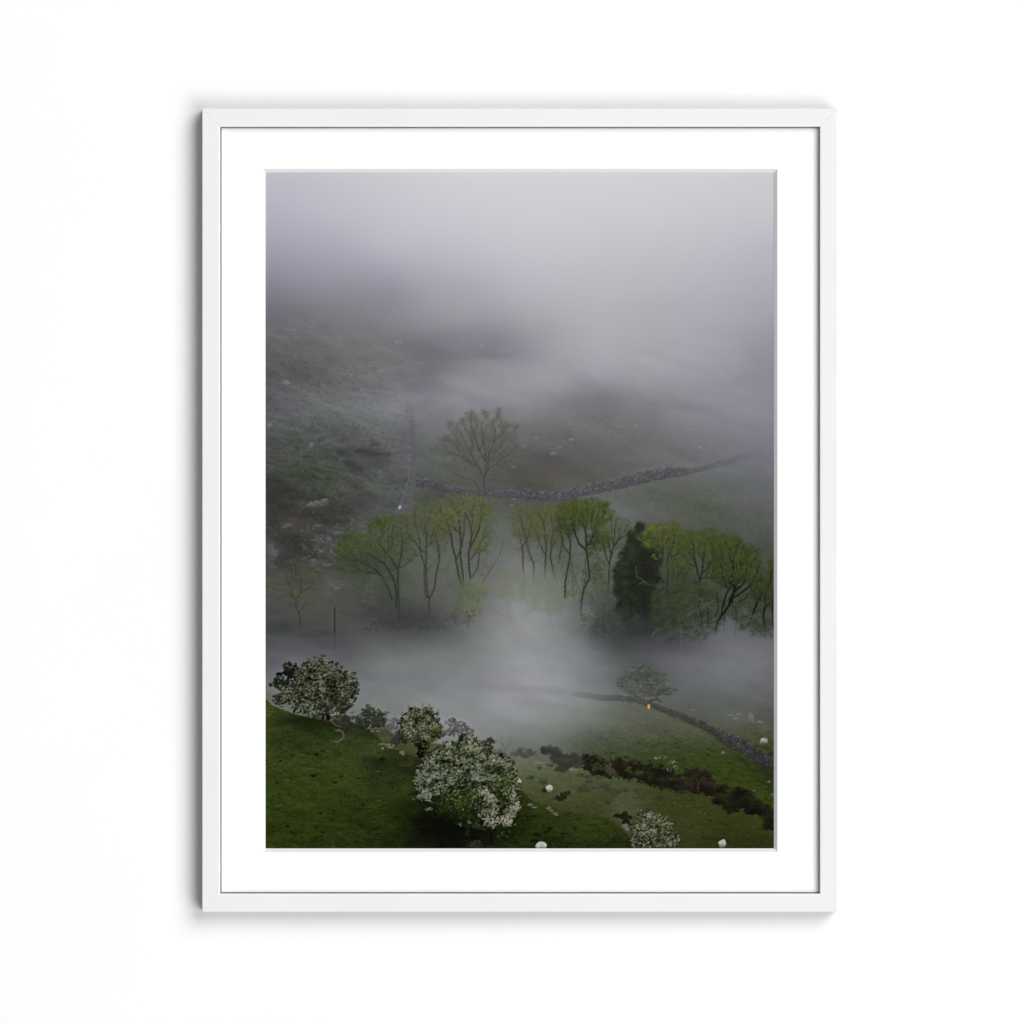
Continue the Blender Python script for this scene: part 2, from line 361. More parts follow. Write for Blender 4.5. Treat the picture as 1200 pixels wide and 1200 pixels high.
    for k in [(502,412,24,10,(109,108,114),.42,15),(500,438,13,7,(108,107,112),.4,0),(545,414,45,6,(112,111,118),.35,0),(465,400,28,8,(110,110,115),.4,8),
              (520,398,30,9,(122,121,130),.4,-10),(498,472,12,6,(112,111,120),.4,-20),(350,438,14,5,(80,81,82),.5,12),(440,452,20,5,(104,104,110),.4,8),
              (433,532,22,7,(68,66,74),.75,8),(415,546,20,6,(66,66,70),.7,12),(440,542,14,8,(74,74,78),.5,0),(398,528,14,4,(66,68,68),.6,10),
              (325,575,16,14,(48,50,48),.7,10),(345,580,14,8,(52,54,52),.6,0),(322,600,14,14,(52,54,48),.6,0),(420,590,16,8,(64,64,70),.6,0),(380,602,26,9,(56,58,56),.6,0),
              (345,612,16,8,(84,76,66),.4,0),(340,640,20,12,(54,56,53),.65,20),(318,645,10,10,(88,88,92),.6,0),(372,625,24,14,(68,68,68),.4,0),
              (655,548,40,10,(90,85,84),.4,-8),(625,562,34,9,(78,78,71),.5,0),(640,538,26,9,(80,80,78),.6,10),(690,565,20,7,(90,86,84),.35,0),(730,530,26,9,(92,94,90),.4,0),
              (700,466,34,9,(116,117,119),.25,-6),(740,545,20,6,(88,90,84),.4,0),(760,560,30,6,(86,89,82),.4,0),
              (430,660,22,22,(58,68,54),.5,0),(455,690,16,18,(62,74,56),.5,0),(470,728,40,11,(62,62,65),.4,0),(332,735,18,8,(58,64,58),.6,0),
              (380,742,24,4,(58,58,60),.5,-3),(510,738,28,7,(76,76,79),.35,0),(390,752,26,7,(72,74,74),.4,0),
              (830,598,26,9,(78,83,66),.35,8),(720,600,26,10,(108,112,110),.4,0),
              (735,745,34,20,(56,57,60),.55,0),(700,740,14,16,(74,76,79),.45,0),(790,750,30,14,(66,66,70),.5,0)]:
        tint(*k)
    # field lines lost in the mist
    L = Layer()
    L.line([(430,802),(500,801),(560,804),(640,809),(690,814)], 7, 8, (126,124,133), .6, 3)
    over(img, L, .28, 2.2)
    L = Layer(); L.line([(311,746),(345,752),(380,764),(430,768)], 4, 3, (92,90,98), .8, 5); over(img, L, .3, 1.5)
    L = Layer(); L.line([(500,424),(475,428),(455,434),(425,441)], 3, 2, (128,128,136), .6, 5); L.line([(500,424),(520,420),(600,416)], 2, 4, (118,116,124), .6, 5); over(img, L, .4, 1.4)

    # ---------------- tufts, heather and outcrops on the slope
    L = Layer()
    n = 1300; x = 311+rng.random(n)*175; y = 385+rng.random(n)*255; kk = noise(x/22, y/12, 5) > .42; x = x[kk]; y = y[kk]
    lst = [(a, b, .6+2.0*rng.random()**2, .4+.9*rng.random()**2) for a, b in zip(x, y)]
    patches(L, lst, [(62,66,58), (50,50,52)], 9)
    over(img, L, np.clip(clear*.62, 0, 1)*sstep(380, 520, YY)*.7, .5)
    L = Layer()
    patches(L, [(375,515,5,3),(348,525,3,2.4),(358,535,4,2),(348,544,3,1.6),(385,560,4,2.6),(410,542,6,4),(400,530,6,3),(324,562,6,3),(335,575,7,3),(352,580,7,4),(318,585,6,4),
        (368,573,4,2),(330,595,5,3),(342,558,5,2),(405,592,4,3),(435,516,4,2),(332,590,8,4),(315,565,5,3),(436,532,9,3),(425,528,8,3),(452,532,6,3),(440,520,6,3),(415,550,7,4),
        (320,612,6,5),(352,640,8,4),(335,652,10,5),(365,650,8,4),(385,612,7,4),(400,610,9,3),(362,600,8,4),(330,630,10,5),(345,628,7,3)], [(56,58,54), (42,43,44)], 10)
    over(img, L, np.clip(clear, 0, 1)*.5, .6)
    L = Layer()
    pale = [(150,149,156), (112,111,118), (84,84,88)]
    patches(L, [(364,522,2.6,3),(377,519,1.4,1),(399,538,1.8,1),(367,600,1,0.6)], pale, 16)
    for (x, y, rx, ry) in [(372,590,9,3.6),(380,588,5,3.4),(364,592,5,2)]: patches(L, [(x, y, rx, ry)], [(150,149,156),(104,104,110),(70,70,74)], 12)
    for (x, y, rx, ry) in [(385,632,4,3.4),(358,642,4,2.2),(354,638,2.4,2),(376,647,3.4,2.2),(362,652,3,1.8),(367,657,3,2.4),(388,647,2,3.4),(372,616,5,1.6),(384,622,2,1.4),(368,633,6,1.2),(395,625,6,2.4),(376,632,1.2,1.4),(383,662,7,1.2),(372,667,4,.9),(395,690,3,2),(400,686,2,1.4)]:
        patches(L, [(x, y, rx, ry)], [(146,145,150),(100,99,104),(66,66,68)], 9)
    n = 1500; rx_ = 350+rng.random(n)*52; ry_ = 612+rng.random(n)*52; g_ = noise(rx_/3.2, ry_/2.4, 1)*noise(rx_/9, ry_/8, 2)
    kx = g_ > .36; L.dots(rx_[kx], ry_[kx], .35+.4*rng.random(kx.sum()), mix([(140,139,144),(100,99,103),(72,72,74)], rng.random(kx.sum())), asp=.7)
    for (x, y, rx, ry) in [(317,642,4,6),(322,648,5,5)]: patches(L, [(x, y, rx, ry)], [(112,112,118),(86,86,90)], 4)
    over(img, L, .55, .5)
    L = Layer()
    patches(L, [(430,360,2,1.4),(344,386,1.4,.9),(367,377,2.4,.8),(468,401,4,1.6),(463,400,1.4,1.4),(565,405,2.4,1.6),(445,434,3,1.2),(412,439,2,1.2),(403,438,4,.7),(434,429,3,.6),(316,497,3,1.4),(336,448,4,2),(424,457,3,.6),
        (648,531,3.6,2),(670,515,3,1.6),(602,547,3,1.2),(656,524,2.4,.8),(745,499,2,1.6),(724,500,2,1),(599,634-105,2,1),(820,524,3,1.2),(831,523,1.4,.9),(672,503,1.4,1),(628,512,2,.8),(703,487,2,.6),(615,522,2,.8),(421,440,1,1)],
        [(166,164,172),(134,133,141)], 14)
    over(img, L, .3, .5)
    L = Layer()
    n = 260; patches(L, [(590+rng.random()*230, 470+rng.random()*95, .5+1.2*rng.random(), .4+.5*rng.random()) for _ in range(n)], [(112,110,116),(78,77,78)], 8)
    over(img, L, .16*sstep(455, 520, YY), .5)
    L = Layer()
    patches(L, [(338,615,4,1.6),(333,618,3,1.2),(413,609,1.4,.8)], [(138,118,92),(96,86,72)], 10); over(img, L, .5, .5)

    L = Layer()
    foliage(L, [(430,531,18,5),(416,546,15,6),(446,543,12,7),(440,524,14,4),(402,531,8,3),(430,556,14,4)], [(88,86,88),(72,70,74),(62,60,65)], 190, 6, 3.4, .5, under=.6, rnd=.5)
    over(img, L, .5, .45)
    L = Layer()
    foliage(L, [(324,572,11,9),(345,582,11,6),(322,604,10,10),(352,641,15,8),(334,656,14,7),(386,611,15,6),(346,624,18,8),(317,560,7,5),(335,595,10,5),(366,604,12,4),(405,598,10,5),(330,640,10,8),(372,652,14,5)], [(74,75,62),(56,58,51),(44,45,44)], 520, 6, 3.6, .5, under=.6, rnd=.5)
    over(img, L, .52, .45)
    L = Layer(); n = 420; x = 315+rng.random(n)*165; y = 400+rng.random(n)*190
    for a, b in zip(x[:150], y[:150]): 
        q = 1+2.6*rng.random()**2; foliage(L, [(a, b, q*1.3, q*.7)], [(70,74,64),(50,53,50)], 3, 5, 1.6, .45)
    over(img, L, np.clip(clear*.55, 0, 1)*sstep(380, 480, YY), .45)
    # ---------------- dry stone walls
    L = Layer()
    stones(L, [(475,470),(475,482),(478,505),(479,530),(478,560),(473,577),(467,592),(462,603)], [(482,470),(483,482),(486,505),(487,530),(488,560),(485,578),(484,592),(482,603)], [(86,85,92),(98,97,104),(120,119,127)], 3.0, .9)
    over(img, L, .58*sstep(466, 540, YY)+.08, .35)
    L = Layer(); patches(L, [(468,595,1.6,1.6),(469,593,1.2,1)], [(176,176,182)], 20); over(img, L, .8, .4)
    L = Layer()
    top = [(487,560),(500,561),(515,565),(527,570),(545,572),(570,573),(597,574),(620,573),(640,575),(655,578),(663,575),(675,570),(700,565),(720,561),(740,557),(760,551),(780,547),(795,547),(812,549),(830,544),(850,538),(872,531),(895,525)]
    bot = [(487,570),(500,571),(515,575),(527,578),(545,579),(570,581),(597,583),(620,585),(640,587),(655,588),(665,586),(680,582),(700,578),(720,574),(740,570),(760,565),(780,560),(795,558),(812,555),(830,550),(850,545),(872,538),(895,531)]
    stones(L, top, bot, [(66,63,70),(80,77,84),(96,94,101),(134,132,139)], 3.6, .95)
    va = np.interp(XX, [485,500,530,560,585,600,640,790,812,830,860,900], [.85,.8,.66,.5,.6,.8,.9,.82,.55,.34,.18,.03])
    over(img, L, va.astype(np.float32)*.9, .42)
    L = Layer(); patches(L, [(600,592,2.4,1.4),(602,585,2,1.2)], [(120,119,127),(92,92,96)], 14); over(img, L, .7, .4)
    L = Layer()
    stones(L, [(437,672),(430,682),(426,695),(424,705)], [(449,672),(446,684),(443,698),(440,712)], [(70,68,72),(90,88,92),(122,120,126)], 4, .8); over(img, L, .5, .5)
    L = Layer()
    stones(L, [(352,742),(375,740),(400,736),(430,730),(440,722)], [(352,746),(375,746),(405,750),(432,745),(446,738)], [(66,66,70),(84,84,88),(112,111,116)], 2.5, .7); over(img, L, .33, .5)

    # ---------------- the lone tree by the wall
    vis = 1-.4*np.exp(-(((XX-625)/26)**2+((YY-684)/18)**2)); vis = vis-.97*np.exp(-(((XX-606)/46)**2+((YY-752)/56)**2))
    L = Layer()
    tree(L, [[(568,580),(567,568),(567,560),(570,548),(569,532),(566,515),(564,498)],[(567,562),(562,549),(556,540),(550,528),(543,514),(536,503)],[(568,560),(572,546),(574,530),(580,516),(590,506)],[(568,540),(562,528),(557,514),(552,500)],[(571,536),(577,522),(580,506),(577,494)],[(562,549),(552,541),(538,534),(524,530)],[(570,540),(580,536),(594,530)],[(562,574),(554,562),(544,560),(532,560)]],
         [(565,500,29,19),(545,507,25,21),(583,508,23,21),(530,526,25,16),(594,524,17,15),(563,528,40,20),(545,546,26,9),(585,545,16,8)], (70,70,73), [(108,113,86),(97,102,80),(88,92,77),(82,85,77)], 1000, 1.5, .3, 2.0, 7, .42, .2, 1.5, twig=(84,86,84))
    over(img, L, .84, .35, .75, (87,89,80))

    # ---------------- the line of trees below, left half
    base_fade = 1-.9*sstep(692, 738, YY)
    leafL = [(112,120,58),(96,104,54),(82,88,50),(74,78,54)]
    L = Layer()
    foliage(L, [(592,634,12,12),(585,650,10,10)], [(108,116,78),(94,100,80)], 30, 6, 3, .5)
    L.line([(563,686),(571,673),(583,655),(588,645),(590,632)], 1.6, .7, (74,73,77), .6)
    L.line([(578,664),(566,672),(556,676)], .8, .5, (84,84,84), .6); over(img, L, .55, .35)
    L = Layer()   # leaning tree at the left end
    tree(L, [[(459,702),(455,690),(447,675),(440,668),(430,662),(418,657),(406,655)],[(468,730),(467,705),(466,688),(466,668),(458,655),(448,643),(440,632)],[(464,712),(464,690),(460,676),(450,660),(432,650)],[(466,668),(470,650),(471,630),(468,612)],[(470,665),(480,658),(488,650)]],
         [(410,640,15,18),(402,650,10,10),(428,655,20,16),(447,616,17,14),(462,618,18,17),(440,638,24,18),(470,640,14,20),(415,665,20,10)], (46,46,48), [(88,102,40),(76,90,37),(64,75,37),(55,64,40)], 640, 1.8, .36, 2.6, 7, .52, .2, 1.7, twig=(58,60,50))
    foliage(L, [(405,641,12,13),(412,632,8,9),(442,612,12,8)], [(80,97,30),(66,82,26),(54,68,26),(44,56,28)], 70, 10, 2.6, .55)
    over(img, L, np.clip(vis, 0, 1)*.82*base_fade, .32, .45, (66,72,50))
    L = Layer()
    tree(L, [[(503,725),(503,705),(500,688),(499,668),(499,650),(500,630),(499,612),(497,600)],[(504,700),(509,688),(511,672),(515,655),(512,635),(506,620)],[(499,700),(497,680),(497,662),(492,645),(484,630)],[(500,668),(512,655),(521,642)],[(503,708),(494,697),(486,690)]],
         [(501,603,17,15),(484,614,13,18),(515,628,11,20),(497,622,18,18),(490,606,14,12)], (50,50,53), [(104,112,58),(90,98,50),(80,86,50),(70,76,50)], 420, 1.8, .36, 2.2, 6, .5, .2, 1.6, twig=(66,68,58))
    over(img, L, np.clip(vis, 0, 1)*.78*base_fade, .32, .35, (74,78,60))
    L = Layer()
    tree(L, [[(541,690),(537,672),(534,655),(530,640),(528,625),(522,612)],[(543,690),(542,670),(539,652),(540,630),(538,608),(536,595)],[(551,678),(549,660),(549,645),(553,628),(550,612),(545,600)],[(549,645),(557,630),(562,615),(564,600)],[(535,655),(541,640),(543,625)],[(553,676),(560,665),(562,640)]],
         [(543,588,26,11),(524,596,20,14),(560,595,18,14),(522,612,13,14),(548,604,26,14),(567,612,12,18),(562,635,12,14)], (48,48,51), [(118,128,58),(102,112,50),(86,94,46),(74,80,46)], 640, 1.8, .36, 2.4, 7, .52, .2, 1.7, twig=(66,68,56))
    over(img, L, np.clip(vis, 0, 1)*.82*(1-.9*sstep(668, 693, YY)), .32, .4, (76,82,52))
    L = Layer()
    tree(L, [[(548,735),(546,715),(545,700)]], [(548,695,14,12),(540,706,11,11),(560,690,12,9),(552,712,12,10)], (78,80,74), [(104,114,62),(92,101,60),(84,91,64)], 260, 2, .35, 1.5, 8, .5)
    over(img, L, .62, .4, .35, (86,92,66))
    L = Layer()  # tree swallowed by the rising mist: only its rim of leaves shows
    tree(L, [[(615,800),(605,775),(588,757),(570,744),(558,730),(548,712)],[(618,790),(630,772),(650,755),(668,745)],[(610,780),(604,750),(598,720),(592,700)],[(606,738),(590,722),(576,712)],[(655,762),(672,752),(686,738)]],
         [(562,688,14,9),(596,676,16,8),(628,675,18,8),(650,686,14,9),(666,698,12,10),(686,722,11,11),(680,745,10,10),(612,690,46,14),(560,712,18,14),(640,705,30,14)], (116,118,116), [(126,133,84),(118,124,86),(110,115,92),(108,112,98)], 800, 2.2, .3, 1.5, 6, .45, .1, 1.8, twig=(112,116,104))
    al = np.clip(.74-.7*np.exp(-(((XX-612)/44)**2+((YY-742)/44)**2)), .0, 1)*(1-.97*sstep(725, 755, YY))
    over(img, L, al.astype(np.float32), .35, .5, (104,110,88))

    L = Layer()
    foliage(L, [(425,680,26,20),(455,690,24,22),(485,672,18,26),(512,668,16,26),(530,668,16,22),(560,655,14,20),(470,650,18,20),(500,700,22,14),(440,652,20,16),(545,640,20,16)], [(88,95,62),(78,84,58),(70,75,60)], 520, 5, 3.4, .42, rnd=.5)
    over(img, L, (np.clip(vis, 0, 1)*.66*(1-.85*sstep(700, 735, YY))).astype(np.float32), .4, .4, (76,82,64))
    L = Layer()
    foliage(L, [(470,614,15,13),(506,602,16,14),(436,628,20,14),(520,624,13,20),(574,612,8,20),(420,640,18,14),(452,640,18,18),(486,630,16,16)], [(102,111,56),(88,97,50),(74,81,48)], 420, 6, 3, .42, under=.6, rnd=.4)
    over(img, L, .5, .35, .2, (78,84,56))

    # ---------------- the line of trees, right half
    leafR = [(86,98,34),(72,84,31),(60,71,30),(51,58,31)]
    L = Layer()
    tree(L, [[(614,690),(613,668),(612,645),(609,628),(606,615)],[(626,680),(625,660),(620,648),(616,630),(611,615)],[(613,640),(620,625),(622,610)]],
         [(613,600,11,11),(622,603,12,12),(608,618,9,14),(622,622,11,14)], (60,60,62), [(102,108,58),(92,98,54),(84,88,58)], 260, 1.8, .34, 2.0, 6, .48)
    tree(L, [[(638,684),(639,662),(640,640),(638,620),(636,608)],[(655,690),(649,672),(645,655),(646,635),(650,615)],[(639,650),(631,635),(627,618)],[(655,655),(658,640),(656,625)]],
         [(637,598,13,10),(646,600,12,10),(630,612,10,16),(644,622,14,18),(657,632,8,18)], (52,52,54), [(104,112,50),(88,95,44),(74,80,44)], 380, 1.8, .34, 2.2, 7, .5, twig=(70,72,56))
    over(img, L, np.clip(vis, 0, 1)*.78*(1-.97*sstep(655, 686, YY)), .32, .4, (78,82,58))
    L = Layer()
    tree(L, [[(662,700),(662,682),(665,668),(668,650),(668,632),(664,615)],[(668,650),(660,640),(658,625)],[(672,705),(671,680),(668,660)]], [(664,600,14,12),(660,614,10,14),(672,612,12,14)], (44,44,45), leafR, 300, 1.8, .36, 2.1, 7, .52, twig=(56,60,44))
    tree(L, [[(681,725),(681,705),(684,690),(691,676),(689,660),(687,645),(687,628),(684,612),(682,600)],[(682,696),(675,682),(671,668),(669,655)],[(687,645),(678,636),(673,624),(672,612)],[(688,640),(696,628),(700,615),(701,606)],[(683,690),(687,675),(685,655)]],
         [(682,592,18,8),(672,598,14,10),(698,594,16,11),(708,604,10,9),(684,602,20,12),(694,610,14,12),(700,634,12,14)], (40,40,41), [(86,98,28),(72,84,26),(60,71,27),(50,58,29)], 620, 1.7, .36, 2.5, 8, .55, twig=(52,56,40))
    over(img, L, np.clip(vis, 0, 1)*.9*(1-.92*sstep(682, 732, YY)), .3, .4, (62,70,46))
    L = Layer()
    tree(L, [[(712,700),(713,680),(714,662),(716,648),(722,636),(732,622),(738,612)],[(714,662),(709,648),(706,632),(705,620)],[(715,655),(719,640),(720,622),(722,606)],[(716,650),(713,635),(714,618)]],
         [(720,612,12,10),(708,625,8,14),(732,620,9,12),(718,632,14,14)], (46,46,46), [(96,108,36),(78,88,36),(66,72,40)], 260, 1.9, .38, 2.0, 5, .48, twig=(58,60,50))
    foliage(L, [(700,660,12,12),(694,675,12,10)], [(66,74,44),(54,60,42)], 60, 7, 3, .5)
    over(img, L, .85*(1-.8*sstep(675, 705, YY)), .32, .25, (66,70,52))
    L = Layer()
    foliage(L, [(704,705,18,15),(720,715,16,16),(698,725,16,10),(712,690,14,9)], [(84,92,74),(70,78,64),(60,66,60)], 170, 10, 3, .55)
    L.line([(707,735),(708,712),(706,705)], 2, 1.2, (56,58,58), .4); L.line([(708,712),(716,702),(722,698)], 1, .7, (58,60,58), .4)
    over(img, L, .55, .5)
    L = Layer()    # dark evergreen
    ev = [(749,617,3.5,4),(747,626,5,6),(744,636,9,8),(738,648,13,10),(762,640,9,12),(768,655,9,14),(726,672,8,12),(728,690,9,12),(752,640,12,14),(760,655,13,14),(741,668,18,14),(758,676,17,18),(740,690,20,16),(758,700,19,20),(744,715,22,18),(762,725,16,16),(750,735,20,14)]
    foliage(L, [(750,650,13,22),(750,680,20,24),(748,710,22,20)], [(24,27,21),(18,20,17)], 300, 14, 5, 1.0)
    foliage(L, ev, [(44,49,35),(32,36,28),(24,26,23)], 1300, 12, 4.4, .5, under=.6, rnd=.4)
    foliage(L, [(744,640,11,12),(735,655,10,12),(730,672,8,14),(750,618,5,6),(742,628,7,7)], [(48,59,38),(38,48,32),(30,37,26),(23,26,21)], 420, 12, 2.6, .5)
    foliage(L, [(728,668,6,10),(724,684,6,10),(730,704,8,12),(738,722,10,14)], [(52,60,40),(36,43,30),(26,30,22)], 170, 9, 2.6, .45)
    foliage(L, [(733,688,12,12),(742,668,10,6),(736,700,10,8),(760,690,12,14),(728,674,8,8)], [(56,66,38),(42,50,30),(30,35,24)], 60, 6, 3, .5)
    L.line([(757,745),(756,715),(753,690)], 1.6, 1, (20,21,20), .5); L.line([(738,735),(740,712),(738,700)], 1.6, .9, (24,25,23), .5); over(img, L, (.88*(1-.84*sstep(690, 756, YY)*1.0)).astype(np.float32)*.94, .7, .5, (42,48,38))
    L = Layer(); foliage(L, [(712,728,18,14),(735,735,24,16),(760,738,24,16),(785,738,18,14),(702,740,12,9)], [(64,72,60),(52,57,52),(46,48,50)], 320, 10, 3.2, .5); over(img, L, (.55*(1-.8*sstep(735, 765, YY))).astype(np.float32), .6)
    L = Layer()
    tree(L, [[(782,715),(781,695),(783,670),(782,655),(788,640),(792,625)],[(775,660),(777,645),(781,635),(786,622)],[(790,700),(788,682),(790,665)]], [(770,622,16,8),(785,622,16,10),(760,631,14,7),(796,632,10,10),(772,636,20,8),(793,650,9,14)], (42,42,40), [(100,110,38),(84,95,34),(70,79,33),(57,64,33)], 460, 1.7, .36, 2.1, 8, .55, .2, 1.7, twig=(64,68,40))
    foliage(L, [(768,652,7,3),(760,637,6,3),(770,618,10,3)], [(104,118,34),(82,94,30)], 22, 8, 2.5, .5)
    over(img, L, .88, .3, .45, (62,70,38))
    L = Layer()
    tree(L, [[(806,700),(804,688),(801,676),(798,664)],[(798,700),(801,680),(803,664),(808,655)]], [(790,664,10,10),(802,660,12,9),(798,676,10,10)], (44,44,40), [(86,98,38),(70,81,34),(57,65,33)], 200, 1.8, .36, 2.6, 8, .5)
    tree(L, [[(820,695),(820,682),(817,668),(814,655),(810,642)],[(820,682),(823,668),(824,655),(828,640),(830,630)],[(822,672),(830,665),(834,655)],[(816,664),(806,660)],[(821,690),(812,676)]],
         [(818,628,18,8),(832,626,10,8),(808,640,14,12),(830,642,16,12),(842,640,10,10),(838,662,12,12)], (36,36,34), [(88,100,38),(74,86,34),(62,73,33),(52,60,32)], 620, 1.7, .36, 2.4, 8, .56, .2, 1.7, twig=(54,58,38))
    over(img, L, .9, .3, .45, (60,68,42))
    L = Layer()
    foliage(L, [(618,640,14,16),(645,648,16,18),(668,655,14,24),(692,662,14,22),(706,668,12,20),(676,690,18,16),(700,690,14,14)], [(84,92,56),(74,80,52),(64,70,52)], 420, 5, 3.2, .42, rnd=.5)
    over(img, L, (np.clip(vis, 0, 1)*.72*(1-.7*sstep(705, 738, YY))).astype(np.float32), .4, .4, (71,77,58))
    L = Layer()
    foliage(L, [(656,602,13,13),(626,606,12,11),(712,616,11,13),(690,604,18,13),(670,620,16,14),(640,612,14,14),(800,630,12,12),(838,640,12,12),(815,640,18,14),(778,630,18,12),(860,648,20,14),(880,666,16,12)], [(92,104,38),(76,88,34),(62,72,34)], 560, 6, 3, .42, under=.6, rnd=.4)
    over(img, L, .5, .35, .2, (66,74,44))
    L = Layer()
    foliage(L, [(782,660,14,20),(800,672,14,22),(820,668,18,24),(842,672,18,24),(866,680,20,22),(888,690,16,22),(835,650,14,14)], [(76,87,40),(62,72,38),(50,58,35)], 420, 5, 3.2, .42, rnd=.5)
    over(img, L, .55, .35, .25, (58,65,45))
    # undergrowth behind the right-hand trunks
    L = Layer()
    foliage(L, [(800,715,26,22),(780,725,20,22),(775,700,14,16),(830,700,20,16),(835,722,16,14),(812,740,24,12),(880,718,26,20),(862,700,16,14),(795,690,14,12),(893,735,16,12),(818,690,14,10)], [(74,87,50),(61,72,44),(50,58,42),(40,45,37)], 1000, 10, 4.4, .5, under=.7, rnd=.4)
    over(img, L, ((.82)*(1-.8*sstep(722, 768, YY))).astype(np.float32), .4, .5, (56,65,46))
    L = Layer()
    foliage(L, [(818,694,22,10),(800,705,12,12),(830,690,14,8)], [(72,86,38),(58,70,35),(46,55,32)], 110, 8, 3, .5); over(img, L, .5, .35)
    L = Layer()
    tree(L, [[(838,742),(841,728),(848,718),(855,708),(856,700),(864,690),(872,684)],[(845,722),(848,706),(852,694),(858,684)],[(823,735),(822,722),(818,708)],[(829,736),(830,722),(829,710)],[(836,730),(842,712),(840,695)],[(858,705),(860,690),(858,672)],[(860,700),(872,692),(882,684)],[(848,740),(850,720),(849,705)],[(862,745),(863,725),(862,712)],[(865,706),(874,700),(878,694)]],
         [(856,634,14,8),(845,644,14,10),(866,645,16,12),(878,652,12,10),(856,660,22,14),(878,668,14,12),(862,674,22,12),(848,676,14,10),(888,682,10,8)], (26,26,26), [(82,95,34),(68,80,31),(56,67,30),(46,54,30)], 900, 1.8, .38, 3.4, 8, .6, .2, 1.8, twig=(40,44,32))
    tree(L, [[(905,735),(905,712),(905,700),(904,690)],[(897,740),(894,722),(896,712),(905,706)],[(882,720),(886,708),(891,700)],[(890,700),(894,690),(900,684)]], [(898,680,12,10),(905,664,5,8),(890,690,12,10),(902,700,10,10)], (24,24,25), [(70,82,32),(56,67,30),(44,53,28)], 320, 1.8, .38, 2.6, 8, .58)
    over(img, L, (.93*(1-.88*sstep(708, 748, YY))).astype(np.float32), .3, .6, (52,61,38))
    # bleached dead limbs
    L = Layer(); dead = (104,97,93)
    for pl in ([(745,664),(746,676),(752,679),(758,684),(765,686),(771,684),(773,680)],[(749,684),(754,682),(758,683)],[(771,684),(775,688),(770,689)],[(815,698),(820,702),(823,702)],[(823,712),(828,708),(833,706),(837,703)],[(827,709),(833,712),(841,712)],[(823,702),(823,710)],[(806,722),(812,717),(820,712)],[(766,742),(770,738),(776,738)],[(764,746),(767,741)]):
        L.line(pl, 1.0, .7, dead, .5)
    over(img, L, .5, .25)
    L = Layer(); L.line([(799,732),(798,745),(797,770),(796,788)], 1.2, 1.4, (104,100,104), .4); over(img, L, .32, .4)

    # small bare tree and post at the left
    L = Layer()
    tree(L, [[(352,733),(351,722),(347,712),(345,702),(341,690),(340,680)],[(346,702),(352,695),(352,685),(355,678)],[(342,700),(338,685),(335,675),(330,670)],[(352,695),(360,690),(366,686)],[(352,722),(358,718),(362,720)],[(346,676),(347,666),(345,658)]],
         [(346,662,12,8),(333,672,10,8),(358,674,12,8),(350,690,20,12),(340,700,14,12),(362,704,10,8)], (50,50,52), [(100,108,42),(84,90,44),(72,76,54)], 200, 2.2, .36, 1.7, 3, .5, .15, 1.8, twig=(66,68,64))
    over(img, L, .7, .35)
    L = Layer(); L.line([(392,712),(392,742)], 1.6, 1.4, (44,42,46), 0, 3); L.line([(392,742),(392,762)], 1.2, 1, (66,64,68), 0, 3); over(img, L, .75, .3)
    L = Layer(); L.line([(330,721),(360,719),(392,716),(420,720),(446,724)], .7, .6, (62,60,64), .3); over(img, L, .4, .3)
    L = Layer()
    foliage(L, [(470,728,34,10),(445,733,20,9),(505,730,24,9),(540,722,18,9),(330,735,20,8),(372,744,26,4),(432,716,16,10),(455,708,16,12)], [(80,84,68),(62,66,60),(50,51,52)], 460, 7, 4, .5, under=.6, rnd=.5); over(img, L, .5*(1-.6*sstep(732, 750, YY)), .5)

    # ---------------- lower right: field wall, distant hawthorn, bucket, sheep
    gz = fbm(7, 2.0, 4, 2, ang=16); gzf = fbm(2.4, 1.0, 3, 4, ang=14)
    m = sstep(820, 870, YY)*sstep(600, 720, XX)
    img += (m*(gz*9+gzf*7)*np.clip((140-lum)/70, 0, 1))[..., None]*np.array([.9, 1, .7], np.float32)
    tuss = np.clip(fbm(5.5, 1.8, 3, 7, ang=12)-.28, 0, 1)*m*np.clip((125-lum)/60, 0, 1)
    img -= (tuss*40)[..., None]*np.array([1, 1, .7], np.float32)
    L = Layer()
    foliage(L, [(742,793,14,8),(753,786,12,7),(766,794,14,9),(755,802,26,9),(731,800,8,7),(780,809,10,6),(755,811,22,6)], [(104,110,98),(76,83,70),(60,64,57),(54,56,54)], 480, 10, 2.6, .5)
    foliage(L, [(750,784,10,4),(735,793,7,5),(770,795,10,5),(780,803,7,4),(786,811,6,3),(758,803,18,8)], [(136,142,130),(106,112,100)], 90, 4, 1.4, .38)
    L.line([(758,823),(757,815)], 1.2, 1, (112,112,100)); L.line([(752,822),(752,815)], 1, 1, (100,100,92)); L.line([(762,821),(770,819),(775,823)], 2, 1.2, (50,50,50))
    over(img, L, .72, .4, .4, (70,74,68))
    L = Layer()
    top = [(670,811),(690,812),(705,814),(720,814),(735,815),(745,817),(760,820),(772,826),(785,831),(800,836),(815,842),(830,849),(850,857),(870,866),(890,877),(909,891)]
    bot = [(670,816),(690,819),(705,821),(720,821),(735,821),(745,822),(760,827),(772,832),(785,837),(800,843),(815,850),(830,858),(850,872),(870,884),(890,896),(909,908)]
    stones(L, top, bot, [(40,39,43),(54,52,58),(72,70,77),(120,118,126)], 4, .95)
    va = np.interp(XX, [670,700,715,740,770,800,830,860,900], [.08,.22,.34,.45,.55,.62,.74,.88,.95]).astype(np.float32)
    over(img, L, va*.92, .4)
    tint(872, 893, 12, 3, (30,36,18), .5, 35); tint(895, 900, 12, 4, (28,32,18), .5, 35)
    L = Layer()
    patches(L, [(865,837,4,1),(863,842,3,1.4),(882,842,2,5),(879,840,2,4),(855,838,3,1),(890,846,4,1.4),(812,832,3,.8)], [(140,138,142),(104,103,108)], 10)
